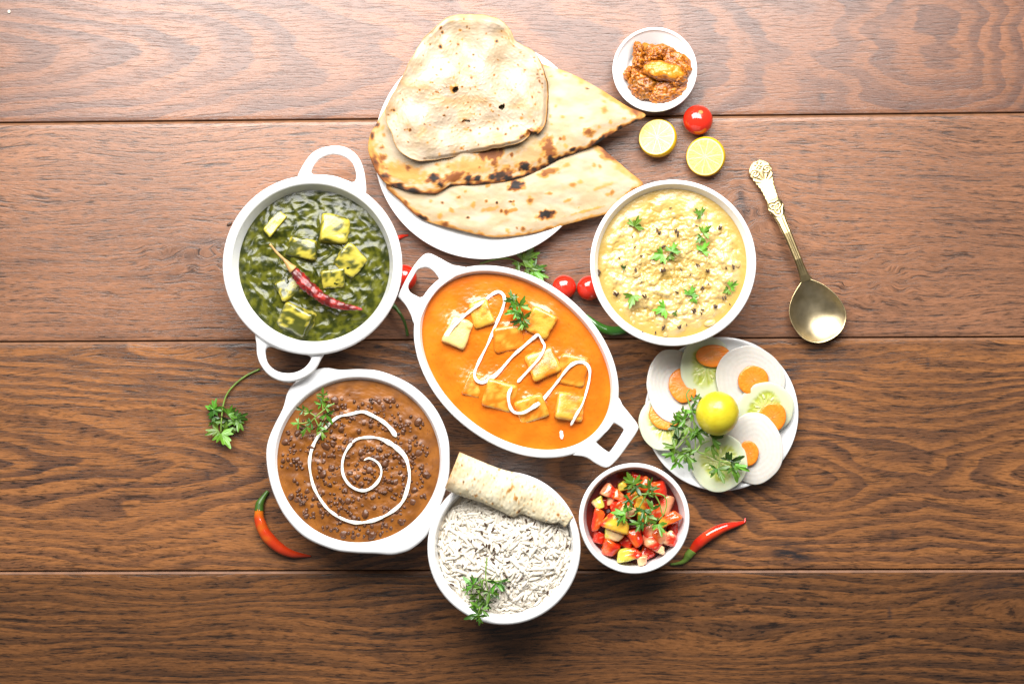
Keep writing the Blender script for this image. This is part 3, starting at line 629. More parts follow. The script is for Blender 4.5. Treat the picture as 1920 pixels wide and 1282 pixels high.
# --- chopped tomato
thing_v, thing_f, _ = surface(1189.5, 972, .050, .030, 88, 96, 8, lambda x, y, t: .0004 * fbm(x / 20, y / 20, 2, 121), lambda x, y, t, z: np.zeros((len(x), 3)))
thing('tomato_juice', thing_v, thing_f, m_juice, (c_tom[0], c_tom[1], .028), 'dark red juice at the bottom of the chopped tomato bowl', 'juice')
RED = (.56, .022, .006); ORG = (.66, .085, .008); PINK = (.78, .30, .14); PALE = (.80, .52, .27); YEL = (.72, .42, .035); GRN = (.50, .45, .060); DRK = (.34, .010, .004)
TOM = [(265, 820, 130, 110, 20, .034, RED, DRK, 'red tomato piece at the lower left wall of the ramekin'), (1005, 740, 100, 130, -10, .033, DRK, RED, 'dark red tomato piece against the right wall below the yellow wedge'),
       (540, 850, 130, 140, 30, .034, DRK, RED, 'deep red tomato piece below the big yellow wedge'), (640, 230, 120, 110, 10, .035, RED, ORG, 'red tomato piece nearest the top rim of the ramekin'),
       (740, 970, 130, 120, 40, .034, RED, ORG, 'red tomato piece beside the pale cube at the bottom'), (320, 470, 110, 100, 0, .034, DRK, RED, 'dark tomato piece deep at the left of the bowl'),
       (920, 490, 130, 180, 12, .036, PINK, RED, 'pinkish red tomato piece at the right, above the yellow wedge'), (490, 300, 90, 80, -20, .037, GRN, YEL, 'small green yellow tomato piece left of the top coriander leaf'),
       (250, 470, 105, 105, -25, .038, GRN, PALE, 'green yellow tomato piece at the left rim of the ramekin'), (380, 440, 75, 95, 10, .038, PINK, PALE, 'small pink tomato piece between the green piece and the red skin'),
       (370, 920, 150, 150, 25, .038, RED, ORG, 'rounded orange red tomato piece at the bottom left'), (240, 640, 95, 210, 14, .040, ORG, RED, 'long orange tomato bar standing along the left wall'),
       (355, 345, 130, 120, 25, .040, RED, PINK, 'wet red tomato piece with pink edge at the upper left'), (450, 395, 110, 90, 35, .041, ORG, PINK, 'seedy orange tomato piece touching the upper left red piece'),
       (730, 290, 120, 130, 35, .039, ORG, RED, 'orange red tomato piece under the top coriander leaf'), (860, 320, 150, 130, -4, .040, RED, ORG, 'flat red orange tomato piece at the upper right'),
       (600, 420, 120, 120, -10, .040, ORG, YEL, 'orange tomato piece under the loop of coriander stem'), (690, 470, 120, 120, 20, .041, YEL, ORG, 'yellow orange tomato piece inside the stem loop'),
       (800, 560, 170, 130, -6, .040, RED, ORG, 'broad red tomato piece right of the stem loop'), (460, 500, 190, 110, -35, .042, RED, ORG, 'bright red skin side tomato strip left of centre'),
       (720, 625, 150, 140, 15, .041, ORG, YEL, 'orange tomato piece under the lowest coriander leaves'), (540, 550, 150, 110, 30, .044, PALE, PINK, 'pale cored tomato piece near the centre of the bowl'),
       (960, 635, 220, 95, -30, .044, ORG, YEL, 'orange and yellow tomato wedge touching the right rim'), (400, 790, 175, 105, 22, .041, PALE, GRN, 'pale yellow green tomato block below the big yellow wedge'),
       (430, 675, 250, 150, 22, .045, YEL, RED, 'largest tomato wedge, yellow with red shoulder, left of centre'), (770, 745, 150, 110, -35, .042, PINK, RED, 'pinkish red tomato piece below centre right'),
       (630, 820, 120, 165, -24, .042, RED, ORG, 'red skin side tomato strip below the centre'), (800, 865, 190, 130, 18, .043, RED, PINK, 'red tomato piece with pale streaks at the lower right'),
       (870, 790, 140, 110, 40, .044, ORG, PINK, 'glistening seedy tomato piece at the lower right'), (975, 830, 120, 130, 28, .042, RED, PALE, 'red tomato cube with pale edge at the right wall'),
       (870, 930, 105, 80, 30, .042, PALE, ORG, 'small pale orange tomato piece under the lower right red piece'), (555, 985, 220, 110, -12, .041, GRN, RED, 'yellow green tomato wedge along the bottom of the bowl'), (690, 1045, 95, 95, -5, .042, PALE, PINK, 'pale pink tomato cube nearest the bottom rim')]
for i, (zx, zy, w, d, yaw, z, c1, c2, lab) in enumerate(TOM):
    px = zx / 5.129 + 1070; py = zy / 5.129 + 850; px = 1189.5 + (px - 1189.5) * .95; py = 974 + (py - 974) * .95
    k = K(z) * 1.02 / 5.129; r = random.Random(400 + i); hh = min(w, d) * r.uniform(.75, 1.0)
    v, f = rbox(w * k, d * k, hh * k, 5.5, 8); u = v / np.array([w * k, d * k, hh * k]) * 2
    v[:, 2] -= .16 * hh * k * (u[:, 0] ** 2) * (1 if i % 3 else 2.0); v[:, 0] *= 1 + .22 * u[:, 1] * r.choice([-1, 1]); v[:, 1] *= 1 + .18 * u[:, 0] * r.choice([-1, 1]); v[:, 2] *= 1 + .2 * u[:, 1] * r.choice([-1, 1])
    v += .0006 * n3(v, 260, 500 + i)[:, None]
    side = sstep(.15, .75, u[:, 0] * r.choice([-1, 1]) * .6 + .6 * n3(v, 170, 510 + i, 3) + .2)
    cc = mixc(c1, c2, side); cc = mixc(cc, np.array(PALE) * .9, .5 * sstep(.35, .7, n3(v, 380, 530 + i, 2))); cc = cc * (1 + .12 * n3(v, 700, 540 + i)[:, None])
    v = rot(v, r.uniform(-16, 16), r.uniform(-16, 16), -yaw); c = W(px, py, z)
    thing('tomato_piece', v + c, f, m_tomchunk, c, lab, 'tomato', 'chopped tomato in the ramekin', cc)

# --- pickle
PK = [(262, 430, 62, 130, 150, 20, .019, 'pickle lump at the left, cut with a jagged end'), (290, 240, 62, 115, 175, -8, .022, 'tallest reddish brown pickle lump at the upper left'), (205, 420, 45, 80, 120, 25, .017, 'small pickle lump at the far left edge'),
      (460, 250, 190, 90, 90, 4, .020, 'flat brown pickle piece at the top of the heap'), (600, 340, 180, 120, 110, 38, .021, 'orange brown pickle lump at the right of the heap'), (320, 500, 165, 190, 100, -15, .018, 'large dark brown pickle piece at the lower left'),
      (530, 540, 260, 160, 110, -22, .017, 'widest brown pickle lump at the bottom right'), (490, 400, 250, 125, 95, 10, .026, 'glossy yellow orange mango slice on top of the pickle'),
      (345, 350, 85, 110, 80, 35, .019, 'rough brown pickle chunk left of the mango slice'), (405, 270, 80, 70, 70, -20, .024, 'small brown chunk wedged behind the mango slice'), (650, 380, 90, 80, 80, 30, .022, 'reddish chunk at the right tip of the pickle heap'),
      (430, 590, 100, 80, 70, 15, .017, 'small chunk at the bottom edge of the pickle heap'), (600, 460, 110, 75, 80, -30, .023, 'spiced chunk lying just under the mango slice'), (290, 330, 75, 85, 80, 10, .023, 'orange brown chunk stacked on the left pickle lump')]
for i, (zx, zy, w, d, h_, yaw, z, lab) in enumerate(PK):
    px = zx / 4.274 + 1130; py = zy / 4.274 + 40; k = K(z) / 4.274; v, f = ico(5); top = i == 7
    u = v.copy(); v = v * np.array([w * k, d * k, min(h_, 95) * k]) / 2 * 1.34
    amp = .0017 if top else .0021
    dn = n3(v, 150, 600 + i, 3); d2 = n3(v, 560, 620 + i, 2)
    v = v + u * (amp * dn + (.0003 if top else .0013) * d2)[:, None]
    cc = mixc((.15, .034, .004), (.48, .150, .009), sstep(-.5, .6, d2 + .4 * dn))
    if top: cc = mixc(cc, (.52, .185, .010), sstep(.15, .55, u[:, 2] - .55 * np.abs(u[:, 1] - .15) + .2 * dn))
    elif i in (5, 3): cc = mixc(cc, (.16, .075, .012), .55 * sstep(-.2, .5, n3(v, 110, 640 + i)))
    v = rot(v, 0, 0, -yaw); c = W(px, py, z); thing('pickle_piece', v + c, f, m_pickle, c, lab, 'pickle', 'pieces of the spiced pickle', cc)
xy, t, f = polar(closed([(1176, 146), (1188, 156), (1200, 183), (1226, 188), (1250, 184), (1280, 160), (1290, 135), (1262, 96), (1226, 88), (1205, 82), (1190, 112)], 80), (1232, 135), np.linspace(.2, 1, 6))
v = W(xy[:, 0], xy[:, 1], .0125); c = W(1228, 130.5, .026); v[:, 2] = .0135 + .0045 * (np.hypot(v[:, 0] - c[0], v[:, 1] - c[1]) / .028) ** 3 - .0018 * t ** 3
thing('pickle_oil', v, f, m_juicefilm, (v[0][0], v[0][1], .010), 'thin film of orange oil under the pickle heap', 'oil')

# ------------------------------------------------------------------ breads
def spots_on(px, py, sp):
    s = 0 * px
    for x, y, rx, ry, a, deg in sp:
        q = math.radians(deg); dx = px - x; dy = py - y; u = dx * math.cos(q) + dy * math.sin(q); w = -dx * math.sin(q) + dy * math.cos(q)
        s = np.maximum(s, a * sstep(1.35, .35, np.sqrt((u / rx) ** 2 + (w / ry) ** 2) + .38 * fbm(px / 9, py / 9, 3, 131)))
    return s
def bigger(sp): return [(x, y, rx * (1.28 if a > .6 else 1.1), ry * (1.28 if a > .6 else 1.1), min(1, a * 1.06), d) for x, y, rx, ry, a, d in sp]
def toast(c0, b):
    c = mixc(c0, (.42, .20, .042), sstep(.08, .38, b)); c = mixc(c, (.17, .050, .010), sstep(.38, .66, b)); return mixc(c, (.012, .008, .006), sstep(.68, .92, b))
def bread(name, label, outline, center, zbase, thick, spots, seed, edge, small):
    n = 300; o = closed(outline, n); xy, t, f = polar(o, center, np.linspace(0, 1, 90)[1:] ** .8); px, py = xy[:, 0], xy[:, 1]
    r = random.Random(seed); sp = bigger(spots)
    for i in range(small):
        j = r.randrange(n); q = r.uniform(.2, .97); x = center[0] + q * (o[j, 0] - center[0]); y = center[1] + q * (o[j, 1] - center[1]); s = r.uniform(2.2, 6.5); sp.append((x, y, s * 1.3, s, r.uniform(.30, .72), r.uniform(0, 180)))
    b = spots_on(px, py, sp)
    eb = edge(px, py) * sstep(.90, 1.0, t + .035 * fbm(px / 12, py / 12, 2, seed + 1)); b = np.maximum(b, eb)
    b = np.maximum(b, .20 * sstep(.1, .9, fbm(px / 40, py / 25, 3, seed + 2)))
    lump = .0010 * fbm(px / 70, py / 42, 2, seed + 4) + .0003 * fbm(px / 24, py / 17, 2, seed + 5)
    z = zbase(px, py) + lump + .0004 * b - (thick * .75) * t ** 9
    top = W(px, py, .03); kk = (H - z) / (H - .03); top[:, 0] *= kk; top[:, 1] *= kk; top[:, 2] = z
    bot = top.copy(); bot[:, 2] = z - thick * (1 - .85 * t ** 9) - .0002
    v, ff = slab(top, bot, f, n); base = mixc((.365, .265, .15), (.40, .315, .215), sstep(-.6, .6, fbm(px / 45, py / 28, 3, seed + 7)))
    cc = toast(base, b); return thing(name, v, upfix(v, ff), m_naan, (top[0][0], top[0][1], .02), label, 'flatbread', 'flatbreads on the large plate', np.concatenate([cc, cc]))
N1 = [(1211, 216), (1185, 232), (1159, 244), (1120, 269), (1085, 284), (1050, 298), (1016, 316), (984, 330), (948, 340), (910, 345), (875, 347), (847, 349), (830, 358), (816, 363), (795, 362), (773, 361), (745, 353), (722, 343), (707, 325), (699, 308), (692, 290), (690, 273), (695, 250), (706, 232), (722, 205), (770, 150), (850, 110), (940, 100), (1019, 121), (1070, 138), (1120, 164), (1150, 183), (1179, 201)]
N2 = [(1206, 345), (1185, 362), (1166, 385), (1150, 398), (1128, 404), (1070, 419), (1030, 430), (992, 439), (933, 445), (900, 441), (867, 433), (830, 424), (793, 412), (768, 394), (750, 376), (734, 362), (724, 349), (740, 325), (830, 300), (960, 280), (1060, 262), (1120, 273), (1137, 285), (1155, 300), (1180, 322)]
bread('naan', 'lower naan with mild brown spots, its tip reaching the yellow porridge bowl', N2, (935, 365), lambda x, y: .0225 + .004 * sstep(430, 330, y) - .004 * sstep(1040, 1200, x) * 0, .004,
      [(968, 347, 14, 9, .92, -10), (1024, 402, 15, 8, .97, -18), (1030, 322, 22, 7, .55, -15), (790, 410, 12, 6, .95, 15), (834, 420, 10, 5, .7, 10), (932, 380, 2, 2, .9, 0), (958, 378, 4, 2, .95, 10), (830, 380, 2.5, 2.5, .95, 0), (878, 408, 3, 2, .85, 0), (1075, 347, 6, 5, .5, 0), (1148, 361, 5, 6, .5, 0), (1030, 363, 8, 3, .5, 0), (1065, 375, 8, 4, .45, -20), (960, 395, 12, 4, .45, -15), (1020, 330, 12, 5, .4, 0), (760, 380, 7, 5, .6, 40), (920, 392, 20, 5, .3, -10), (1130, 350, 25, 4, .3, -20), (1100, 395, 40, 3, .35, -15)], 140, lambda x, y: .50 + .18 * sstep(820, 760, x) + .3 * perlin(x / 34, y / 34, 149) + 0 * y, 46)
bread('naan', 'upper naan with black charred blisters along its lower edge, lying under the papad', N1, (925, 235), lambda x, y: .0305 + .003 * sstep(330, 250, y) - .004 * sstep(1080, 1210, x), .0045,
      [(813, 334, 9, 9, 1.0, 20), (826, 347, 7, 6, 1.0, 0), (850, 332, 22, 9, .68, -20), (878, 335, 10, 7, .95, 0), (896, 334, 8, 6, .95, 0), (938, 330, 24, 11, .82, -25), (950, 333, 8, 6, 1.0, 0), (924, 332, 10, 6, .9, -25), (984, 313, 11, 9, .97, 0), (1003, 318, 9, 5, .85, 0), (1035, 300, 10, 8, 1.0, 30), (1030, 284, 13, 24, .66, -15), (1028, 264, 12, 12, .5, 0), (920, 288, 24, 11, .70, -5), (928, 302, 6, 12, .62, 10), (1104, 248, 11, 9, .60, 0), (1162, 243, 8, 6, 1.0, -30), (1074, 280, 6, 4, .9, -30), (1062, 295, 8, 4, .95, -30), (1185, 209, 7, 8, .52, 20), (1133, 205, 8, 7, .5, 40), (1090, 221, 5, 3, .4, 0), (1055, 219, 5, 4, .35, 0), (716, 297, 7, 8, .62, 0), (765, 315, 4, 6, .68, 0), (718, 314, 4, 5, .5, 0), (840, 313, 4, 3, .5, 0), (818, 308, 4, 3, .5, 0), (1101, 166, 3, 2, .9, 0), (1060, 142, 5, 3, .3, 0), (706, 235, 6, 5, .8, -50), (698, 255, 4, 6, .8, 0), (720, 254, 5, 4, .5, 0), (1170, 222, 4, 3, .4, 0), (760, 325, 60, 22, .34, 15), (880, 312, 60, 20, .30, -5), (1000, 290, 60, 25, .24, -25)], 160, lambda x, y: .80 * sstep(235, 320, y + .25 * (x - 900) * (x > 900)) * (.72 + .6 * perlin(x / 30, y / 30, 169)) + .30 + .2 * perlin(x / 25, y / 25, 168), 52)
# papad sheet, wavy, with real holes
PA = [(851, 29), (894, 27), (933, 35), (956, 55), (968, 78), (1003, 98), (1019, 129), (1027.5, 160), (1028, 195), (1023, 234), (1007, 252), (997, 246), (990, 257), (972, 269), (925, 279), (878, 289), (835, 297), (793, 302), (770, 297), (750, 285), (740, 270), (736, 257), (730, 241), (724, 226), (722, 207), (728, 192), (741, 168), (754, 144), (770, 112), (785, 86), (800, 66), (816, 51), (832, 37)]
n = 360; o = closed(PA, n); o = o + np.stack([perlin(np.arange(n) / 7., np.arange(n) * 0., 178), perlin(np.arange(n) / 6., np.arange(n) * 0., 179)], -1) * 1.2; cen = (880, 172); xy, t, f = polar(o, cen, np.linspace(0, 1, 110)[1:] ** .85); px, py = xy[:, 0], xy[:, 1]
HOLES = [(911, 117, 9, 5, 0), (854, 169, 6, 9, 15), (882, 188, 3, 4, 20), (941, 201, 6, 9, 25), (818, 219, 7, 5, -25), (852, 228, 6, 3.5, -20), (876, 228, 11, 4, 8), (791, 253, 5, 5, 0), (962, 140, 6, 2.5, -10), (890, 140, 3, 2, 0), (1019, 166, 3, 5, 10)]
hm = spots_on(px, py, [(x, y, a, b, 1.0 if a + b > 14.5 else .52, d) for x, y, a, b, d in HOLES])
def zpap(px, py):
    z = .0405 + .0075 * fbm(px / 105, py / 105, 2, 171) + .0015 * fbm(px / 44, py / 44, 1, 172) + .0004 * fbm(px / 20, py / 20, 1, 175)
    d = (px - 760) * .85 + (py - 140) * .5
    return z + .010 * sstep(30, -30, d) + .006 * sstep(70, 30, py) - .004 * sstep(262, 300, py)
bl = np.clip(fbm(px / 5.5, py / 5.5, 2, 173), 0, 1)
z = zpap(px, py) + .0005 * bl - .003 * sstep(.93, 1.0, t) * sstep(760, 840, px)
top = W(px, py, .047); kk = (H - z) / (H - .047); top[:, 0] *= kk; top[:, 1] *= kk; top[:, 2] = z; bot = top.copy(); bot[:, 2] -= .0011
fk = [ff for ff in f if np.mean(hm[list(ff)]) < .62]
v = np.concatenate([top, bot]); m_ = len(top); ff = fk + [tuple(q + m_ for q in reversed(w)) for w in fk]; a0 = m_ - n
edges = {}
for w in fk:
    for i in range(len(w)):
        e = (w[i], w[(i + 1) % len(w)]); edges[e] = 1
for (a, b) in edges:
    if (b, a) not in edges: ff.append((b, a, a + m_, b + m_))
rp = random.Random(33); sm = [(851 + 0, 168, 9, 12, .5, 0), (995, 248, 22, 8, .62, -20), (1003, 250, 8, 6, .95, 0), (978, 256, 12, 4, .8, -15), (826, 52, 3, 5, .95, 40), (829, 61, 3, 3, .9, 0), (826, 88, 4, 4, .9, 0), (931, 78, 4, 3, .95, 0), (856, 101, 3, 2, .8, 0), (887, 103, 3, 2.5, .9, 0), (739, 208, 3, 4, .9, 0), (769, 244, 3, 3, .8, 0), (865, 278, 4, 3, .6, 0), (977, 222, 4, 3, .5, 0), (874, 243, 5, 3, .5, 0)]
for i in range(150): 
    j = rp.randrange(n); q = math.sqrt(rp.random()) * .97; sm.append((cen[0] + q * (o[j, 0] - cen[0]), cen[1] + q * (o[j, 1] - cen[1]), rp.uniform(1.4, 3.6), rp.uniform(1.2, 2.6), rp.uniform(.45, .85), rp.uniform(0, 90)))
b = spots_on(px, py, sm); b = np.maximum(b, .80 * sstep(.55, .62, hm * .9))
b = np.maximum(b, .85 * sstep(.975, .995, t) * sstep(995, 1015, px) * sstep(90, 120, py)); b = np.maximum(b, .45 * sstep(.985, 1, t))
b = np.maximum(b, .21 * sstep(-.1, .7, fbm(px / 60, py / 44, 3, 176)))
cc = toast(mixc((.33, .24, .15), (.385, .30, .215), sstep(-.5, .5, fbm(px / 40, py / 40, 3, 177))), b)
thing('papad', v, ff, m_papad, (top[0][0], top[0][1], .04), 'thin wavy crisp papad with small burnt holes lying on top of the naan', 'flatbread', None, np.concatenate([cc, cc]))

# rolled papad across the rice bowl
def rolled():
    nu, nv = 120, 56; A = np.array([848, 882.]); B = np.array([1068, 982.]); d = (B - A) / np.linalg.norm(B - A); nrm = np.array([d[1], -d[0]]); L = np.linalg.norm(B - A)
    topE = [(861, 849), (900, 866), (937, 881), (965, 889), (993, 902), (1020, 920), (1047, 942), (1062, 957), (1075, 973)]
    botE = [(835, 914), (840, 920), (870, 932), (901, 942), (935, 957), (962, 970), (979, 965), (1010, 977), (1035, 983), (1049, 982), (1061, 991)]
    T = spline(topE, nu); Bt = spline(botE, nu); v = []; c = []
    for i in range(nu):
        u = i / (nu - 1); w2 = np.linalg.norm(T[i] - Bt[i]) / 2; mid = (T[i] + Bt[i]) / 2; dr = (T[i] - Bt[i]) / (2 * w2)
        ph = np.linspace(-.45 * math.pi - .25, 1.38 * math.pi, nv)      # open scroll
        hgt = (.0085 * (1 - .80 * u ** 1.8)); x = w2 * np.cos(ph); zz = .0685 - .010 * u + hgt * np.sin(ph) * np.where(np.sin(ph) < 0, .45, 1.0)
        spir = 1 - .10 * np.clip((ph - math.pi) / (.4 * math.pi), 0, 1); x = x * spir
        p2 = mid[None] + x[:, None] * dr[None]; bl = np.clip(fbm(p2[:, 0] / 4.6, p2[:, 1] / 4.6, 2, 181), -.1, 1)
        zz = zz + .0011 * bl + .0010 * fbm(p2[:, 0] / 40, p2[:, 1] / 40, 2, 182); p3 = W(p2[:, 0], p2[:, 1], .075); p3[:, 2] = zz; v.append(p3)
        s = spots_on(p2[:, 0], p2[:, 1], [(957, 917, 9, 4, .55, -45), (967, 935, 5, 5, .5, 0), (869, 904, 2.5, 2.5, .9, 0), (892, 929, 4, 3, .6, 0), (890, 898, 3, 3, .45, 0), (866, 872, 2, 2, .9, 0), (927, 895, 2.5, 2.5, .5, 0), (972, 960, 4, 2.5, .85, -40), (1047, 967, 4, 3, .55, 0), (1044, 936, 2, 2, .7, 0), (924, 944, 2, 2, .8, 0), (935, 882, 2, 1.6, .7, 0), (996, 938, 3, 1.5, .6, 0), (846, 890, 4, 3, .35, 0)])
        s = np.maximum(s, (.26 if u < .012 else 0)); s = np.maximum(s, .30 * sstep(.45, .8, bl)); s = np.maximum(s, .22 * sstep(.2, 0, u)); c.append(toast(mixc((.54, .455, .29), (.60, .53, .375), sstep(-.5, .5, fbm(p2[:, 0] / 30, p2[:, 1] / 30, 2, 183))), s))
    v = np.concatenate(v); c = np.concatenate(c); f = [(i * nv + j, i * nv + j + 1, (i + 1) * nv + j + 1, (i + 1) * nv + j) for i in range(nu - 1) for j in range(nv - 1)]
    o = thing('rolled_papad', v, f, m_papad, (v[0][0], v[0][1], .06), 'cream coloured rolled papad lying across the top of the rice bowl', 'flatbread', None, c)
    md = o.modifiers.new('sheet', 'SOLIDIFY'); md.thickness = .0011; md.offset = 0
rolled()

# ------------------------------------------------------------------ limes, tomatoes
def lime_half(px, py, r, tiltx, tilty, seed, label):
    z = .0155; k = K(z) * r; c = W(px, py, z); o = empty('lime_half', (c[0], c[1], 0), label, 'lime', 'cut lime halves beside the pickle bowl')
    mt = np.array(Euler((math.radians(tiltx), math.radians(tilty), math.radians(seed * 40))).to_matrix()); n = 180; a = ang(n)
    xy, t, f = polar(np.stack([np.cos(a), np.sin(a)], -1), (.03, -.02), np.linspace(0, 1, 50)[1:]); th = np.arctan2(xy[:, 1], xy[:, 0]); ns = 10
    ph = (th / (2 * np.pi) * ns + .12 * perlin(th * 1.3 + 9, t * 2, 190 + seed)) % 1; mem = np.minimum(ph, 1 - ph) * 2 * np.pi / ns * np.maximum(t, .02)
    m = sstep(.035, .012, mem) * sstep(.97, .8, t) * .75; rim = sstep(.895, .93, t); core = sstep(.10, .04, t)
    ves = fbm(th * 16, t * 3.2 + 2 * perlin(th * 4, t * 2, 191), 3, 192 + seed)
    cc = mixc((.50, .38, .062), (.60, .50, .15), sstep(-.6, .6, ves)); cc = mixc(cc, (.66, .58, .28), np.clip(m + core, 0, 1)); cc = mixc(cc, (.68, .58, .24), rim); cc = mixc(cc, (.80, .56, .02), sstep(.965, .99, t))
    zz = .02 * ves * (1 - rim) * .5 - .02 * m * .3 - .02 * t ** 12
    v = np.stack([xy[:, 0], xy[:, 1], zz], -1) @ mt.T * k + c; part('flesh', v, f, m_citrus, o, cc)
    rings = [np.stack([np.cos(a) * q, np.sin(a) * q, np.full(n, zq)], -1) for q, zq in [(.99, -.004), (1.01, -.03), (1.05, -.14), (1.07, -.28), (1.05, -.46), (.97, -.64), (.80, -.82), (.55, -.95), (.22, -1.0)]]
    v, f = loft(rings, False, True); v = v @ mt.T * k + c; part('rind', v, upfix(v, f), m_rind, o, np.tile((.62, .37, .008), (len(v), 1)))
lime_half(1231.5, 257, 34, -17, -7, 1, 'cut lime half nearest the naan tip, left of the other half')
lime_half(1322, 294, 35, -13, -10, 2, 'cut lime half right of the other, below the cherry tomato')
def tomato(px, py, r, scar, label, shade=(1, 1, 1), seed=0):
    k0 = r * K(.012); z = k0 * .92; k = r * K(z); c = W(px, py, z); o = empty('cherry_tomato', (c[0], c[1], 0), label, 'tomato', 'cherry tomatoes on the table')
    v, f = ico(4); d = np.array(scar, float); d /= np.linalg.norm(d); q = v @ d
    v = v * np.array([1, 1, .93]) * (1 - .07 * sstep(.90, 1, q))[:, None] * (1 + .015 * n3(v, 1.2, seed))[:, None]
    part('tomato_skin', v * k + c, f, m_tomato, o)
    v2, f2 = ico(2); e = np.cross(d, [0, 0, 1.0]) if abs(d[2]) < .99 else np.array([1.0, 0, 0]); e /= np.linalg.norm(e); g = np.cross(d, e)
    v2 = v2[:, :1] * e * .17 + v2[:, 1:2] * g * .17 + v2[:, 2:] * d * .035; v2 = v2 + d * np.array([1, 1, .93]) * .925; part('stem_scar', v2 * k + c, f2, m_scar, o)
tomato(1308.5, 225, 28, (.12, .45, .9), 'ripe red cherry tomato between the pickle bowl and the lime halves', seed=1)
tomato(1058, 538, 22.5, (-.5, -.6, -.3), 'cherry tomato touching the rim of the oval dish, left of its pair', seed=2)
tomato(1105, 540, 23.5, (.8, .1, .35), 'cherry tomato partly hidden by the rim of the yellow porridge bowl', seed=3)
tomato(757, 521, 25, (-.8, 0, -.2), 'cherry tomato peeking out between spinach dish and oval dish handle', seed=4)

# ------------------------------------------------------------------ chillies
def chilli(px_path, radii, z0, label, cfun, stem_path, stem_r, cat='chilli', nseg=90, stem_z=None, stemcol=m_stem):
    p = spline(px_path, nseg); tt = np.linspace(0, 1, nseg); r = np.interp(tt, np.linspace(0, 1, len(radii)), radii) * K(.006)
    p3 = W(p[:, 0], p[:, 1], .006); p3[:, 2] = z0 + r * .95; v, f = tube(p3, r, 18); cen = np.concatenate([np.repeat(p3, 18, 0), p3[:1], p3[-1:]])
    v = cen + (v - cen) * (1 + .06 * n3(v, 90, 7, 2))[:, None]
    ti = np.concatenate([np.repeat(tt, 18), [0, 1]]); o = empty('chilli', (p3[0][0], p3[0][1], z0), label, cat)
    part('pod', v, f, m_chilli, o, cfun(ti, v))
    s = spline(stem_path, 40); sr = np.interp(np.linspace(0, 1, 40), np.linspace(0, 1, len(stem_r)), stem_r) * K(.006); s3 = W(s[:, 0], s[:, 1], .006); s3[:, 2] = z0 + np.interp(np.linspace(0, 1, 40), [0, 1], [r[0] * .95, sr[-1]]) if stem_z is None else stem_z
    v, f = tube(s3, sr, 12); part('stem', v, f, stemcol, o); return o
m_gstem = M('chilli_stem_green', (.055, .13, .014), .4, vary=(150, .6))
chilli([(485, 955), (486, 975), (497, 1000), (517, 1022), (545, 1038), (582, 1044)], [8, 11, 11.5, 10, 6.5, 1.2], 0, 'orange red chilli with green top curving beside the brown lentil dish',
       lambda t, v: mixc((.58, .15, .008), (.50, .035, .006), sstep(.05, .35, t + .25 * n3(v, 60, 3))) * (1 - .35 * sstep(.6, 1, t)[:, None]), [(485, 958), (486, 946), (492, 934), (501, 921)], [9, 8, 5, 3.4], stemcol=m_gstem)
chilli([(1297, 1035), (1310, 1019), (1330, 1003), (1357, 990), (1384, 983), (1397, 979), (1399, 972)], [7, 10, 10.5, 9.5, 7.5, 4.5, 1.2], 0, 'shiny red chilli with green stem right of the tomato bowl',
       lambda t, v: mixc((.60, .018, .006), (.66, .05, .008), sstep(-.4, .5, n3(v, 60, 5))), [(1300, 1032), (1292, 1041), (1284, 1052), (1272, 1057), (1258, 1059)], [8, 8, 4.5, 2.8, 2.2], stemcol=m_stem)
chilli([(722, 560), (716, 530), (718, 495), (728, 465), (745, 446), (765, 440)], [9, 10.5, 10.5, 9, 6, 1.4], 0, 'red chilli mostly hidden under the rim of the spinach dish, tip and stem showing',
       lambda t, v: mixc((.60, .018, .008), (.64, .03, .010), t), [(722, 556), (727, 566), (741, 576), (752, 590), (760, 608), (764, 629)], [8, 6, 3.2, 2.8, 2.4, 3.0], stem_z=np.interp(np.linspace(0, 1, 40), [0, .5, 1], [.005, .012, .004]), stemcol=m_gstem)
chilli([(1185, 612), (1165, 619), (1140, 619), (1118, 608), (1100, 590)], [7, 8.5, 9, 7, 2], 0, 'dark green chilli in the gap between the oval dish and the porridge bowl',
       lambda t, v: mixc((.030, .13, .016), (.05, .19, .02), t), [(1185, 612), (1200, 605), (1212, 596)], [7, 4, 3], stemcol=m_gstem)

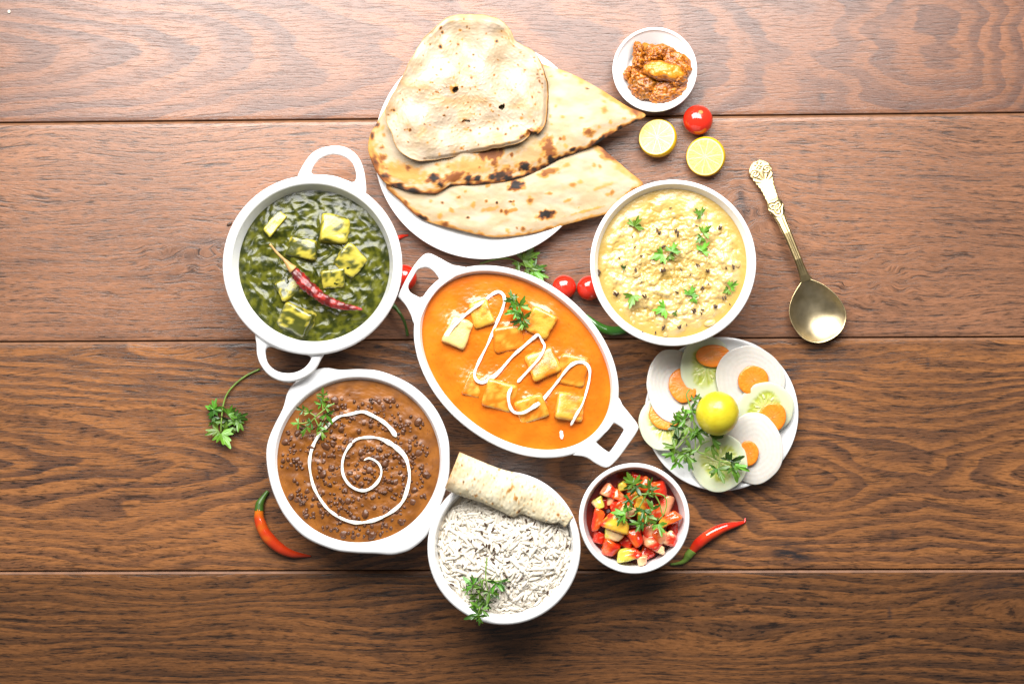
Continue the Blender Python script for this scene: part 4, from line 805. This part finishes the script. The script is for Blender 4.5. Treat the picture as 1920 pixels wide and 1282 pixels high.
# ------------------------------------------------------------------ coriander
def leaf(px, py, z, deg, R, seed, deep=.5, m=m_green, parent=None, curl=.25, lobes=3, tilt=12):
    """one lobed leaflet fanning out from its petiole at (px, py); deg = photo direction (0 right, 90 down)"""
    r = random.Random(seed); n = 85; th = np.linspace(-1.95, 1.95, n) if lobes >= 3 else np.linspace(-1.3, 1.3, n)
    cs = np.linspace(-1.35, 1.35, lobes) if lobes >= 3 else np.array([-.5, .5]); w = 1.45 / lobes + .2
    L = np.array([.78 + .28 * math.cos(c * .9) + r.uniform(-.1, .1) for c in cs]); rad = np.max(L[:, None] * (deep * np.exp(-((th[None] - cs[:, None]) / (w * .62)) ** 4) + (1 - deep)), 0)
    rad = rad * (.90 + .17 * np.cos(th * lobes * 4.2 + r.uniform(0, 6))) * np.clip((1.98 - np.abs(th)) * 4, .25, 1)
    ts = np.linspace(0, 1, 7)[1:]; vv = [np.zeros((1, 3))]; fx = [r.uniform(-1, 1) for _ in range(3)]
    for t in ts:
        x = t * rad * np.cos(th); y = t * rad * np.sin(th) * .92
        zz = curl * (t * rad) ** 2 * fx[0] - .10 * np.abs(np.sin(th * lobes / 1.35 * .5)) * t + .13 * t * np.sin(th * 2.2 + fx[1] * 3) + .10 * t ** 2 * np.cos(th * 5 + fx[2] * 3) + .12 * t
        vv.append(np.stack([x, y, zz], -1))
    v = np.concatenate(vv) * R * .88 * K(z); v = rot(v, r.uniform(-tilt, tilt), r.uniform(-tilt, tilt), -deg); f = [(0, 1 + i, 2 + i) for i in range(n - 1)]
    for k in range(len(ts) - 1):
        a = 1 + k * n; b = a + n; f += [(a + i, b + i, b + i + 1, a + i + 1) for i in range(n - 1)]
    mn = v[:, 2].min(); v[:, 2] -= min(mn, 0) * .8
    v = v + W(px, py, z)
    if parent is None: return v, f
    return part('leaf', v, f, m, parent)
def sprig(label, stems, leaves, z, mats, seed, group='coriander sprigs', sr=1.5, deep=.5, zf=None, name='coriander_sprig'):
    """stems: lists of photo points (with optional third value = extra height in px); leaves: (x, y, deg, R[, extra height px[, lobes]])"""
    zf = zf or (lambda x, y: z); c = W(stems[0][0][0], stems[0][0][1], z); o = empty(name, c, label, 'herb', group); vs = []; fs = []; nb = 0
    for s in stems:
        s = [(q[0], q[1], q[2] if len(q) > 2 else 2.0) for q in s]; p = spline(s, 30); p3 = np.array([W(q[0], q[1], zf(q[0], q[1]) + q[2] * S) for q in p])
        v, f = tube(p3, np.linspace(sr, sr * .7, 30) * K(z), 8); vs.append(v); fs += [tuple(q + nb for q in w) for w in f]; nb += len(v)
    part('stem', np.concatenate(vs), fs, m_stem, o)
    for i, q in enumerate(leaves):
        x, y, dg, R = q[:4]; e = q[4] if len(q) > 4 else 4; leaf(x, y, zf(x, y) + e * S, dg, R, seed * 50 + i, deep, mats[i % len(mats)], o, lobes=q[5] if len(q) > 5 else 3)
    return o
G, Pg, Dg = m_green, m_pale_green, m_dark_green
sprig('coriander sprig with long curved stem lying alone on the table at the left', [[(487, 692, 3), (462, 704, 4), (440, 721, 5), (425, 740, 6), (418, 762, 8), (415, 790, 10), (414, 812, 8)], [(418, 763, 8), (408, 766, 9), (401, 767, 9)], [(419, 764, 8), (428, 778, 10), (436, 784, 10), (446, 783, 9)]],
      [(401, 767, -80, 23, 9), (401, 768, 120, 20, 8), (403, 790, 80, 17, 6), (410, 806, 165, 24, 12), (428, 776, -50, 23, 14), (442, 783, -10, 24, 10), (446, 785, 75, 26, 8), (428, 785, 110, 26, 5), (432, 800, 110, 22, 8), (416, 812, 60, 30, 14), (421, 803, 20, 20, 10), (402, 780, 100, 15, 5)], 0.0, (G, Dg, G, Pg, G, Dg), 1, deep=.42, sr=1.9)
sprig('coriander sprig lying on the wood between the bread plate and the oval dish', [[(900, 494, 3), (930, 486, 5), (955, 485, 7), (975, 494, 9), (992, 504, 8), (1006, 510, 6)]],
      [(980, 488, -40, 34, 14), (990, 482, -15, 26, 12), (972, 493, 95, 18, 10), (1000, 505, -10, 28, 10), (1000, 508, 45, 30, 8), (988, 500, 20, 24, 12), (1008, 512, 25, 22, 6)], 0.0, (G, Pg, G, Dg, G), 2, deep=.5, sr=1.6)
sprig('small upright coriander sprig on the orange curry beside the cream loop', [[(984, 618, 6), (982, 602, 12), (977, 585, 14), (968, 570, 12), (960, 556, 10)]],
      [(961, 560, -110, 17, 10), (964, 566, -165, 20, 10), (976, 574, -65, 24, 12), (968, 583, 165, 25, 12), (975, 586, 190, 18, 14), (982, 598, -45, 20, 14), (978, 600, 160, 22, 12), (982, 604, 120, 20, 10), (970, 574, -100, 14, 12)], .044, (G, Dg, Pg, G, G), 3, deep=.6, sr=1.5)
sprig('feathery coriander sprig on the brown lentil curry at its upper left', [[(627, 756, 6), (608, 768, 9), (590, 783, 9), (575, 800, 7)], [(606, 769, 9), (604, 750, 10), (606, 735, 9)], [(592, 781, 9), (580, 773, 9), (565, 768, 7)], [(590, 784, 9), (597, 798, 8), (604, 812, 6)], [(582, 790, 8), (568, 793, 8), (557, 793, 6)]],
      [(606, 740, -95, 16, 10), (605, 747, 190, 13, 10), (606, 750, -15, 15, 10), (602, 758, 200, 13, 10), (610, 764, -30, 16, 9), (568, 769, 200, 15, 8), (580, 773, 240, 14, 9), (560, 793, 175, 15, 7), (575, 800, 120, 20, 7), (584, 792, 150, 15, 8), (603, 808, 70, 17, 7), (598, 798, 30, 15, 8), (612, 775, 60, 22, 10), (608, 790, 45, 15, 8)], .041, (G, Dg, Pg, G), 4, deep=.85, sr=1.3)
sprig('feathery coriander sprig on the lower left rim of the rice bowl', [[(913, 1045, 3), (911, 1065, 6), (911, 1085, 10), (914, 1105, 10)], [(911, 1085, 10), (898, 1092, 10), (886, 1103, 9), (882, 1120, 7)], [(913, 1087, 10), (930, 1089, 10), (945, 1088, 8), (956, 1089, 7)], [(914, 1105, 10), (904, 1125, 10), (898, 1145, 12), (894, 1160, 12)], [(930, 1090, 10), (926, 1105, 9), (920, 1118, 9)]],
      [(886, 1095, 215, 22, 10), (888, 1092, 250, 18, 10), (877, 1106, 190, 14, 8), (930, 1092, 120, 24, 12), (938, 1090, 60, 20, 10), (918, 1108, 100, 24, 10), (925, 1112, 40, 16, 9), (900, 1110, 160, 26, 12), (896, 1122, 110, 22, 10), (908, 1122, 140, 22, 11), (902, 1138, 200, 24, 14), (896, 1150, 160, 26, 14), (898, 1152, 80, 22, 14), (904, 1142, 45, 18, 13), (912, 1130, 60, 16, 10), (905, 1098, 180, 20, 10)], .056, (G, Dg, Pg, G, Dg), 5, deep=.82, sr=1.4, zf=lambda x, y: max(float(zr(x, y)) + .002, .0485) if math.hypot(x - 946, y - 1028) < 120 else .058)
sprig('leafy coriander sprig with looping stem on the chopped tomato', [[(1180, 888, 8), (1192, 918, 10), (1205, 926, 12), (1225, 924, 14), (1245, 929, 14), (1250, 945, 12), (1243, 966, 10), (1228, 978, 8), (1210, 986, 8), (1195, 984, 8)], [(1205, 926, 12), (1188, 935, 10), (1178, 955, 10), (1178, 965, 9)], [(1226, 925, 12), (1236, 942, 10), (1242, 965, 10)], [(1210, 930, 10), (1200, 948, 10), (1190, 965, 9), (1178, 968, 8)]],
      [(1188, 908, 235, 30, 12), (1186, 905, 200, 20, 12), (1195, 915, 150, 22, 10), (1192, 912, 60, 18, 14), (1215, 915, -80, 24, 12), (1220, 918, -20, 18, 12), (1212, 922, 40, 16, 11), (1180, 935, 140, 18, 12), (1172, 962, 190, 26, 12), (1165, 968, 120, 22, 12), (1176, 958, 250, 18, 12), (1207, 955, 100, 24, 11), (1212, 965, 20, 20, 11), (1225, 955, 240, 22, 12), (1200, 982, 190, 26, 12), (1205, 978, 100, 18, 12), (1235, 982, 70, 24, 12), (1230, 980, 200, 18, 10)], .047, (Pg, G, G, Dg), 6, deep=.62, sr=1.5)
LV = [(375, 395, -60, 27, 'broad coriander leaf at the upper left of the porridge', Pg), (850, 310, 210, 22, 'coriander leaf at the top right of the porridge', G), (860, 440, -40, 22, 'folded coriander leaf on the right of the porridge', Pg), (850, 470, 130, 18, 'coriander leaf tucked just below the folded one', G), (850, 570, -55, 25, 'frilly coriander leaf at the right of centre of the porridge', Pg),
      (640, 575, -70, 26, 'darker upright coriander leaf near the middle of the porridge', G), (575, 590, 160, 28, 'pale coriander leaf spreading left of the middle of the porridge', Pg), (620, 600, 40, 18, 'small pale leaf tip beside the middle coriander leaves', Pg), (365, 880, 100, 28, 'forked coriander leaf at the lower left of the porridge', Pg), (590, 975, 165, 30, 'large lacy coriander leaf near the bottom of the porridge', Pg), (770, 880, -70, 24, 'coriander leaf standing at the lower right of centre', G), (785, 900, 50, 16, 'pale stalked leaf just under the standing coriander leaf', Pg), (1050, 820, -30, 20, 'thin coriander leaf at the right edge of the porridge', Pg), (1040, 840, 150, 16, 'short coriander leaf beneath the thin one at the right edge', Pg), (655, 1000, 60, 11, 'tiny coriander scrap near the bottom of the porridge', G), (290, 690, -30, 11, 'dark coriander scrap half sunk at the left of the porridge', Dg)]
for i, (zx, zy, dg, R, lab, mm) in enumerate(LV):
    x = zx / 3.771 + 1090; y = zy / 3.771 + 320; z = .0545 + float(zk(np.array([x]), np.array([y]), np.array([.5]))[0]); v, f = leaf(x, y, z, dg, R * .86, 900 + i, .42, mm)
    thing('coriander_leaf', v, f, mm, W(x, y, z), lab, 'herb', 'coriander leaves on the porridge')

# ------------------------------------------------------------------ raw vegetable plate
PC = W(1353, 776, .012)
def slice_(kind, px, py, rx, ry, order, label, group, carrot=False, seed=0, rotdeg=0, tang=None, lift=0.0):
    z0 = .0152 + lift; k = K(.012); c = W(px, py, .012); n = 96; a = ang(n); R = (1 + .03 * fbm(np.cos(a) * 1.2 + seed, np.sin(a) * 1.2, 2, 700 + seed)); q = math.radians(-rotdeg)
    ex = rx * np.cos(a) * R; ey = ry * np.sin(a) * R; o = np.stack([ex * math.cos(q) - ey * math.sin(q), ex * math.sin(q) + ey * math.cos(q)], -1) * k
    xy, t, f = polar(o, (0, 0), np.linspace(0, 1, 46)[1:]); th = np.arctan2(xy[:, 1], xy[:, 0])
    g = np.array(tang) * .17; thick = .0021 if not carrot else .0028
    zz = z0 + xy @ g
    lx = xy[:, 0] / k; ly = xy[:, 1] / k
    if kind == 'radish':
        rg = np.sin(t * 46 + 1.2 * perlin(lx / 30, ly / 30, seed)); fz = .00004 * rg * sstep(.15, .4, t); ray = fbm(th * 14, t * 2, 2, 705 + seed)
        cc = mixc((.56, .52, .46), (.63, .595, .545), sstep(-1.2, 1.2, rg * .28 + ray * .6)); cc = mixc(cc, (.80, .72, .52), .35 * sstep(.35, .0, t))
    elif kind == 'cucumber':
        core = sstep(.72, .50, t + .08 * np.cos(3 * th + seed)); sd = fbm(th * 5, t * 3, 2, 708 + seed); pulp = sstep(-.2, .5, sd)
        cc = mixc((.54, .57, .37), (.48, .52, .18), core); cc = mixc(cc, (.38, .42, .055), core * pulp * sstep(.06, .3, t)); fz = -.0005 * core * pulp
        cc = mixc(cc, (.58, .60, .47), .6 * sstep(.8, .97, t))
    else:
        core = sstep(.55, .40, t + .05 * np.cos(5 * th)); ray = fbm(th * 12, t * 3, 2, 710 + seed); cc = mixc((.80, .205, .010), (.80, .26, .024), sstep(-.6, .6, ray)); cc = mixc(cc, (.64, .235, .034), .6 * core); cc = mixc(cc, (.70, .20, .018), sstep(.93, 1, t)); fz = .0002 * ray
    rd = thick * .35 * t ** 14
    top = np.concatenate([xy + c[:2], (zz + fz + thick - rd)[:, None]], 1); bot = np.concatenate([xy + c[:2], (zz + rd * .6)[:, None]], 1)
    v, ff = slab(top, bot, f, n); nm = kind + '_slice'; mm = m_carrot if carrot else m_veg
    cat = kind; loc = (c[0], c[1], z0)
    ob = thing(nm, v, upfix(v, ff), mm, loc, label, cat, group, np.concatenate([cc, cc]))
    if kind == 'cucumber':
        r = random.Random(seed)
        for j in range(9):
            th_ = r.uniform(0, 6.28); tq = r.uniform(.24, .48); x = tq * rx * k * math.cos(th_); y = tq * ry * k * math.sin(th_); v, f = spindle(12 * k, 2.2 * k, 0, 7, 7, .6); v[:, 2] *= .45
            v = rot(v, 0, 0, math.degrees(th_) + r.uniform(-20, 20)) + np.array([c[0] + x, c[1] + y, z0 + np.dot((x, y), g) + thick - .0002]); part('cucumber_seed', v, f, m_cseed, ob)
    return ob
m_cseed = M('cucumber_seed', (.66, .64, .30), .4, sss=.2, coat=.1)
def tg(px, py):
    """slope direction: up towards the previous slice (counter-clockwise neighbour in the fan)"""
    d = np.array([px - 1353, -(py - 776)], float); d /= np.linalg.norm(d); return np.array([-d[1], d[0]])   # higher anticlockwise
GR, GC, GK = 'white radish slices on the plate', 'cucumber slices on the plate', 'carrot slices on the plate'
for i, (kd, px, py, rx, ry, rt, lab) in enumerate([
    ('cucumber', 1246, 792, 49, 52, 0, 'pale cucumber slice sticking out at the left edge of the plate'), ('radish', 1262, 723, 50, 69, -6, 'white radish slice at the upper left of the plate, under cucumber'), ('cucumber', 1324, 688, 50, 58, 0, 'cucumber slice at the top of the plate, tucked below the porridge bowl'),
    ('radish', 1405, 710, 67, 60, 20, 'large ringed radish slice at the upper right of the plate'), ('cucumber', 1434, 765, 53, 49, 0, 'cucumber slice at the right edge between two radish slices'), ('radish', 1412, 840, 54, 68, -8, 'white radish slice at the lower right of the plate'), ('cucumber', 1347, 866, 52, 55, 0, 'cucumber slice at the bottom edge of the plate under the coriander')]):
    slice_(kd, px, py, rx, ry, i, lab, GR if kd == 'radish' else GC, seed=i + 1, rotdeg=rt, tang=tg(px, py))
for i, (px, py, rx, ry, rt, ox, oy, lab) in enumerate([
    (1244, 778, 29, 26, 30, 1246, 792, 'carrot slice at the far left, half under the left radish slice'), (1279, 722, 27, 32, -10, 1262, 723, 'carrot slice on the upper left radish beside the top cucumber'), (1336, 667, 33, 21, 0, 1324, 688, 'oval carrot slice at the top of the plate on cucumber'),
    (1410, 713, 29, 28, 0, 1405, 710, 'brightest carrot slice centred on the large upper right radish'), (1446, 782, 26, 28, 20, 1434, 765, 'carrot slice at the right edge on cucumber'), (1401, 849, 19, 24, 0, 1412, 840, 'carrot slice on the lower right radish, cut off by cucumber')]):
    g = tg(ox, oy) * .17; off = float(np.dot(((px - ox) * K(.012), -(py - oy) * K(.012)), g)); slice_('carrot', px, py, rx, ry, 0, lab, GK, True, 30 + i, rt, tg(ox, oy), .0032 + off)
zL = .0375; c = W(1345, 775, zL); v, f = ico(5); u = v.copy(); k = 40.5 * K(zL); v = v * np.array([1, 1.02, .96]); nub = np.exp(-((u - np.array([-.22, .30, .93])) ** 2).sum(1) / .012); v = v * (1 + .035 * nub + .010 * n3(u, 1.6, 720))[:, None]
cc = mixc((.50, .40, .012), (.55, .46, .020), sstep(-.6, .6, n3(u, 1.8, 721))); cc = mixc(cc, (.55, .36, .03), .6 * sstep(.35, .8, n3(u, 4, 722) - .6 * u[:, 1] + .3 * u[:, 0] - .35)); cc = mixc(cc, (.12, .09, .03), sstep(.62, .9, n3(u, 16, 724)) * .8)
thing('whole_lime', v * k + c, f, m_rind, c, 'whole yellow lime sitting in the middle of the vegetable plate', 'lime', None, cc)
sprig('large bushy coriander sprig on the vegetable plate around the lime', [[(1293, 730, 14), (1287, 740, 16), (1292, 756, 16), (1298, 775, 16), (1302, 800, 14), (1304, 830, 12), (1306, 845, 12), (1330, 854, 10), (1350, 864, 8)], [(1297, 778, 16), (1278, 785, 14), (1262, 790, 12)], [(1302, 812, 14), (1284, 824, 12), (1270, 840, 10)], [(1306, 845, 12), (1316, 832, 12), (1330, 826, 12)], [(1350, 864, 8), (1365, 868, 8), (1375, 874, 8)], [(1350, 864, 8), (1346, 880, 8)], [(1300, 790, 15), (1312, 806, 14)]],
      [(1300, 752, -40, 18, 16), (1296, 765, 20, 18, 16), (1298, 770, 100, 22, 16), (1285, 785, 200, 26, 14), (1275, 788, 160, 20, 13), (1268, 790, 250, 18, 13), (1270, 800, 100, 24, 13), (1290, 800, 120, 24, 13), (1308, 808, 70, 28, 15), (1300, 812, 30, 22, 15), (1316, 812, 300, 18, 15), (1275, 825, 220, 22, 12), (1265, 838, 190, 26, 10), (1262, 850, 170, 22, 8), (1275, 848, 120, 26, 9), (1285, 850, 60, 28, 10), (1292, 862, 80, 22, 8), (1270, 865, 130, 20, 6), (1295, 840, 160, 24, 11), (1335, 822, -25, 30, 14), (1332, 836, 60, 24, 12), (1370, 866, -25, 30, 10), (1378, 872, 15, 26, 10), (1376, 876, 75, 28, 9), (1346, 878, 70, 28, 9), (1343, 878, 130, 22, 9), (1362, 862, -80, 16, 9), (1280, 775, 270, 16, 14)], .023, (G, Dg, Pg, G, G), 7, deep=.66, sr=1.6)

# ------------------------------------------------------------------ brass spoon
sp = empty('brass_spoon', W(1533, 586, 0), 'old brass spoon with ornate handle lying at the right', 'spoon')
BO = [(1511, 522), (1541.5, 532), (1567.5, 552.5), (1583, 575.5), (1587, 596), (1579, 619), (1559, 636), (1533, 643), (1507, 635), (1488, 613), (1479.5, 587), (1484, 561), (1498, 535)]
n = 160; o = closed(BO, n); xy, t, f = polar(o, (1532, 588), np.linspace(0, 1, 40)[1:]); zt = .0022 + .0105 * t ** 2.3 - .0004 * sstep(.97, 1, t)
top = W(xy[:, 0], xy[:, 1], .012); top[:, 2] = zt; bot = top.copy(); bot[:, 2] = zt - .0014 * (1 - .5 * t ** 6); bot[:, :2] = top[:, :2]
v, ff = slab(top, bot, f, n); pat = sstep(-.3, .9, fbm(xy[:, 0] / 30, xy[:, 1] / 30, 3, 730)); bc = mixc((.62, .51, .32), (.48, .385, .22), pat); bc = mixc(bc, (.80, .62, .32), sstep(.95, 1, t)); part('spoon_bowl', v, upfix(v, ff), m_brass, sp, np.concatenate([bc, bc]))
nu, nv = 300, 47; A = np.array([1511, 527.]); B = np.array([1420, 301.]); ax = (B - A) / np.linalg.norm(B - A); pn = np.array([-ax[1], ax[0]]); L = np.linalg.norm(B - A)
u = np.linspace(0, 1, nu)[:, None] * np.ones((1, nv)); vv = np.ones((nu, 1)) * np.linspace(-1, 1, nv)[None]
hw = np.interp(u[:, 0], [0, .04, .12, .3, .48, .54, .575, .61, .645, .67, .72, .78, .84, .89, .925, .95, .975, .99, 1], [13, 9.2, 7.2, 7.6, 8.6, 10.5, 14, 15.5, 14.5, 12.4, 12.2, 13.5, 17.5, 20.5, 21.8, 20.5, 15.5, 11, 6.5])[:, None]
hw = hw * (1 + .04 * np.sin(u * 190) * sstep(.66, .70, u) * sstep(.93, .9, u))
bx = A[0] + ax[0] * L * u + pn[0] * hw * vv; by = A[1] + ax[1] * L * u + pn[1] * hw * vv; bend = -6 * np.sin(np.pi * u) * .5; bx = bx - bend * 0
du = (u - .925) * L; dv = np.abs(vv) * hw
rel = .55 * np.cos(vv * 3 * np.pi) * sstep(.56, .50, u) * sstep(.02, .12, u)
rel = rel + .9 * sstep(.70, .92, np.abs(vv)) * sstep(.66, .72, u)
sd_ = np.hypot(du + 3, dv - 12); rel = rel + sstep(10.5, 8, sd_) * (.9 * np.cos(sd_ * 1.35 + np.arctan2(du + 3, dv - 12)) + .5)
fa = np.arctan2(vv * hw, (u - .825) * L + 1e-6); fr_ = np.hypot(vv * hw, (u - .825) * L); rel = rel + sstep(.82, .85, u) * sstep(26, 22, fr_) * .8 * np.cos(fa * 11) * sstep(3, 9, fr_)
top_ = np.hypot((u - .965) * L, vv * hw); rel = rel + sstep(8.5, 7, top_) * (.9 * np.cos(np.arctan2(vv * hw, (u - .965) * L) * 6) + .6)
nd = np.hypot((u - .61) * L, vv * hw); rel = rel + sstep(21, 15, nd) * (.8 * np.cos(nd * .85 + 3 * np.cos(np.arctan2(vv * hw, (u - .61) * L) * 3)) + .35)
zc = np.interp(u[:, 0], [0, .05, .18, .4, .62, .85, 1], [.0112, .0125, .0145, .0135, .0085, .0052, .0042])[:, None] * np.ones((1, nv))
ztop = zc + .0016 * (1 - vv ** 2) ** .5 * (1 - .5 * sstep(.66, .72, u)) + .00026 * rel; 
P = W(bx, by, .01); P[..., 2] = ztop; Q = W(bx, by, .01); Q[..., 2] = zc - .0013 * np.sqrt(np.clip(1 - vv ** 2, 0, 1))
v = np.concatenate([P.reshape(-1, 3), Q.reshape(-1, 3)]); m0 = nu * nv
f = [(i * nv + j, i * nv + j + 1, (i + 1) * nv + j + 1, (i + 1) * nv + j) for i in range(nu - 1) for j in range(nv - 1)]; f = f + [tuple(m0 + q for q in reversed(w)) for w in f]
for i in range(nu - 1): f += [(i * nv, (i + 1) * nv, m0 + (i + 1) * nv, m0 + i * nv), (i * nv + nv - 1, m0 + i * nv + nv - 1, m0 + (i + 1) * nv + nv - 1, (i + 1) * nv + nv - 1)]
for j in range(nv - 1): f += [(j, m0 + j, m0 + j + 1, j + 1), ((nu - 1) * nv + j, (nu - 1) * nv + j + 1, m0 + (nu - 1) * nv + j + 1, m0 + (nu - 1) * nv + j)]
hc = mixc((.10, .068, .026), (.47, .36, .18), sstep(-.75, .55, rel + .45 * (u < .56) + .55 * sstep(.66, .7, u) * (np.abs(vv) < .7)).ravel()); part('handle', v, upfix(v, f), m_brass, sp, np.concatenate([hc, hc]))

# ------------------------------------------------------------------ crumbs
v, f = rbox(11 * S, 5 * S, 2.5 * S, 3, 2); c = W(430, 420, .001); thing('crumb', rot(v, 0, 0, 35) * (1 + .2 * n3(v, 300, 3)[:, None]) + c, f, m_seed, c, 'tiny dark brown flake on the wood left of the spinach dish', 'crumb')
v, f = rbox(5 * S, 6 * S, 4 * S, 3, 2); c = W(17, 22, .001); thing('crumb', v * (1 + .2 * n3(v, 300, 4)[:, None]) + c, f, m_rice, c, 'tiny white crumb in the top left corner of the table', 'crumb')
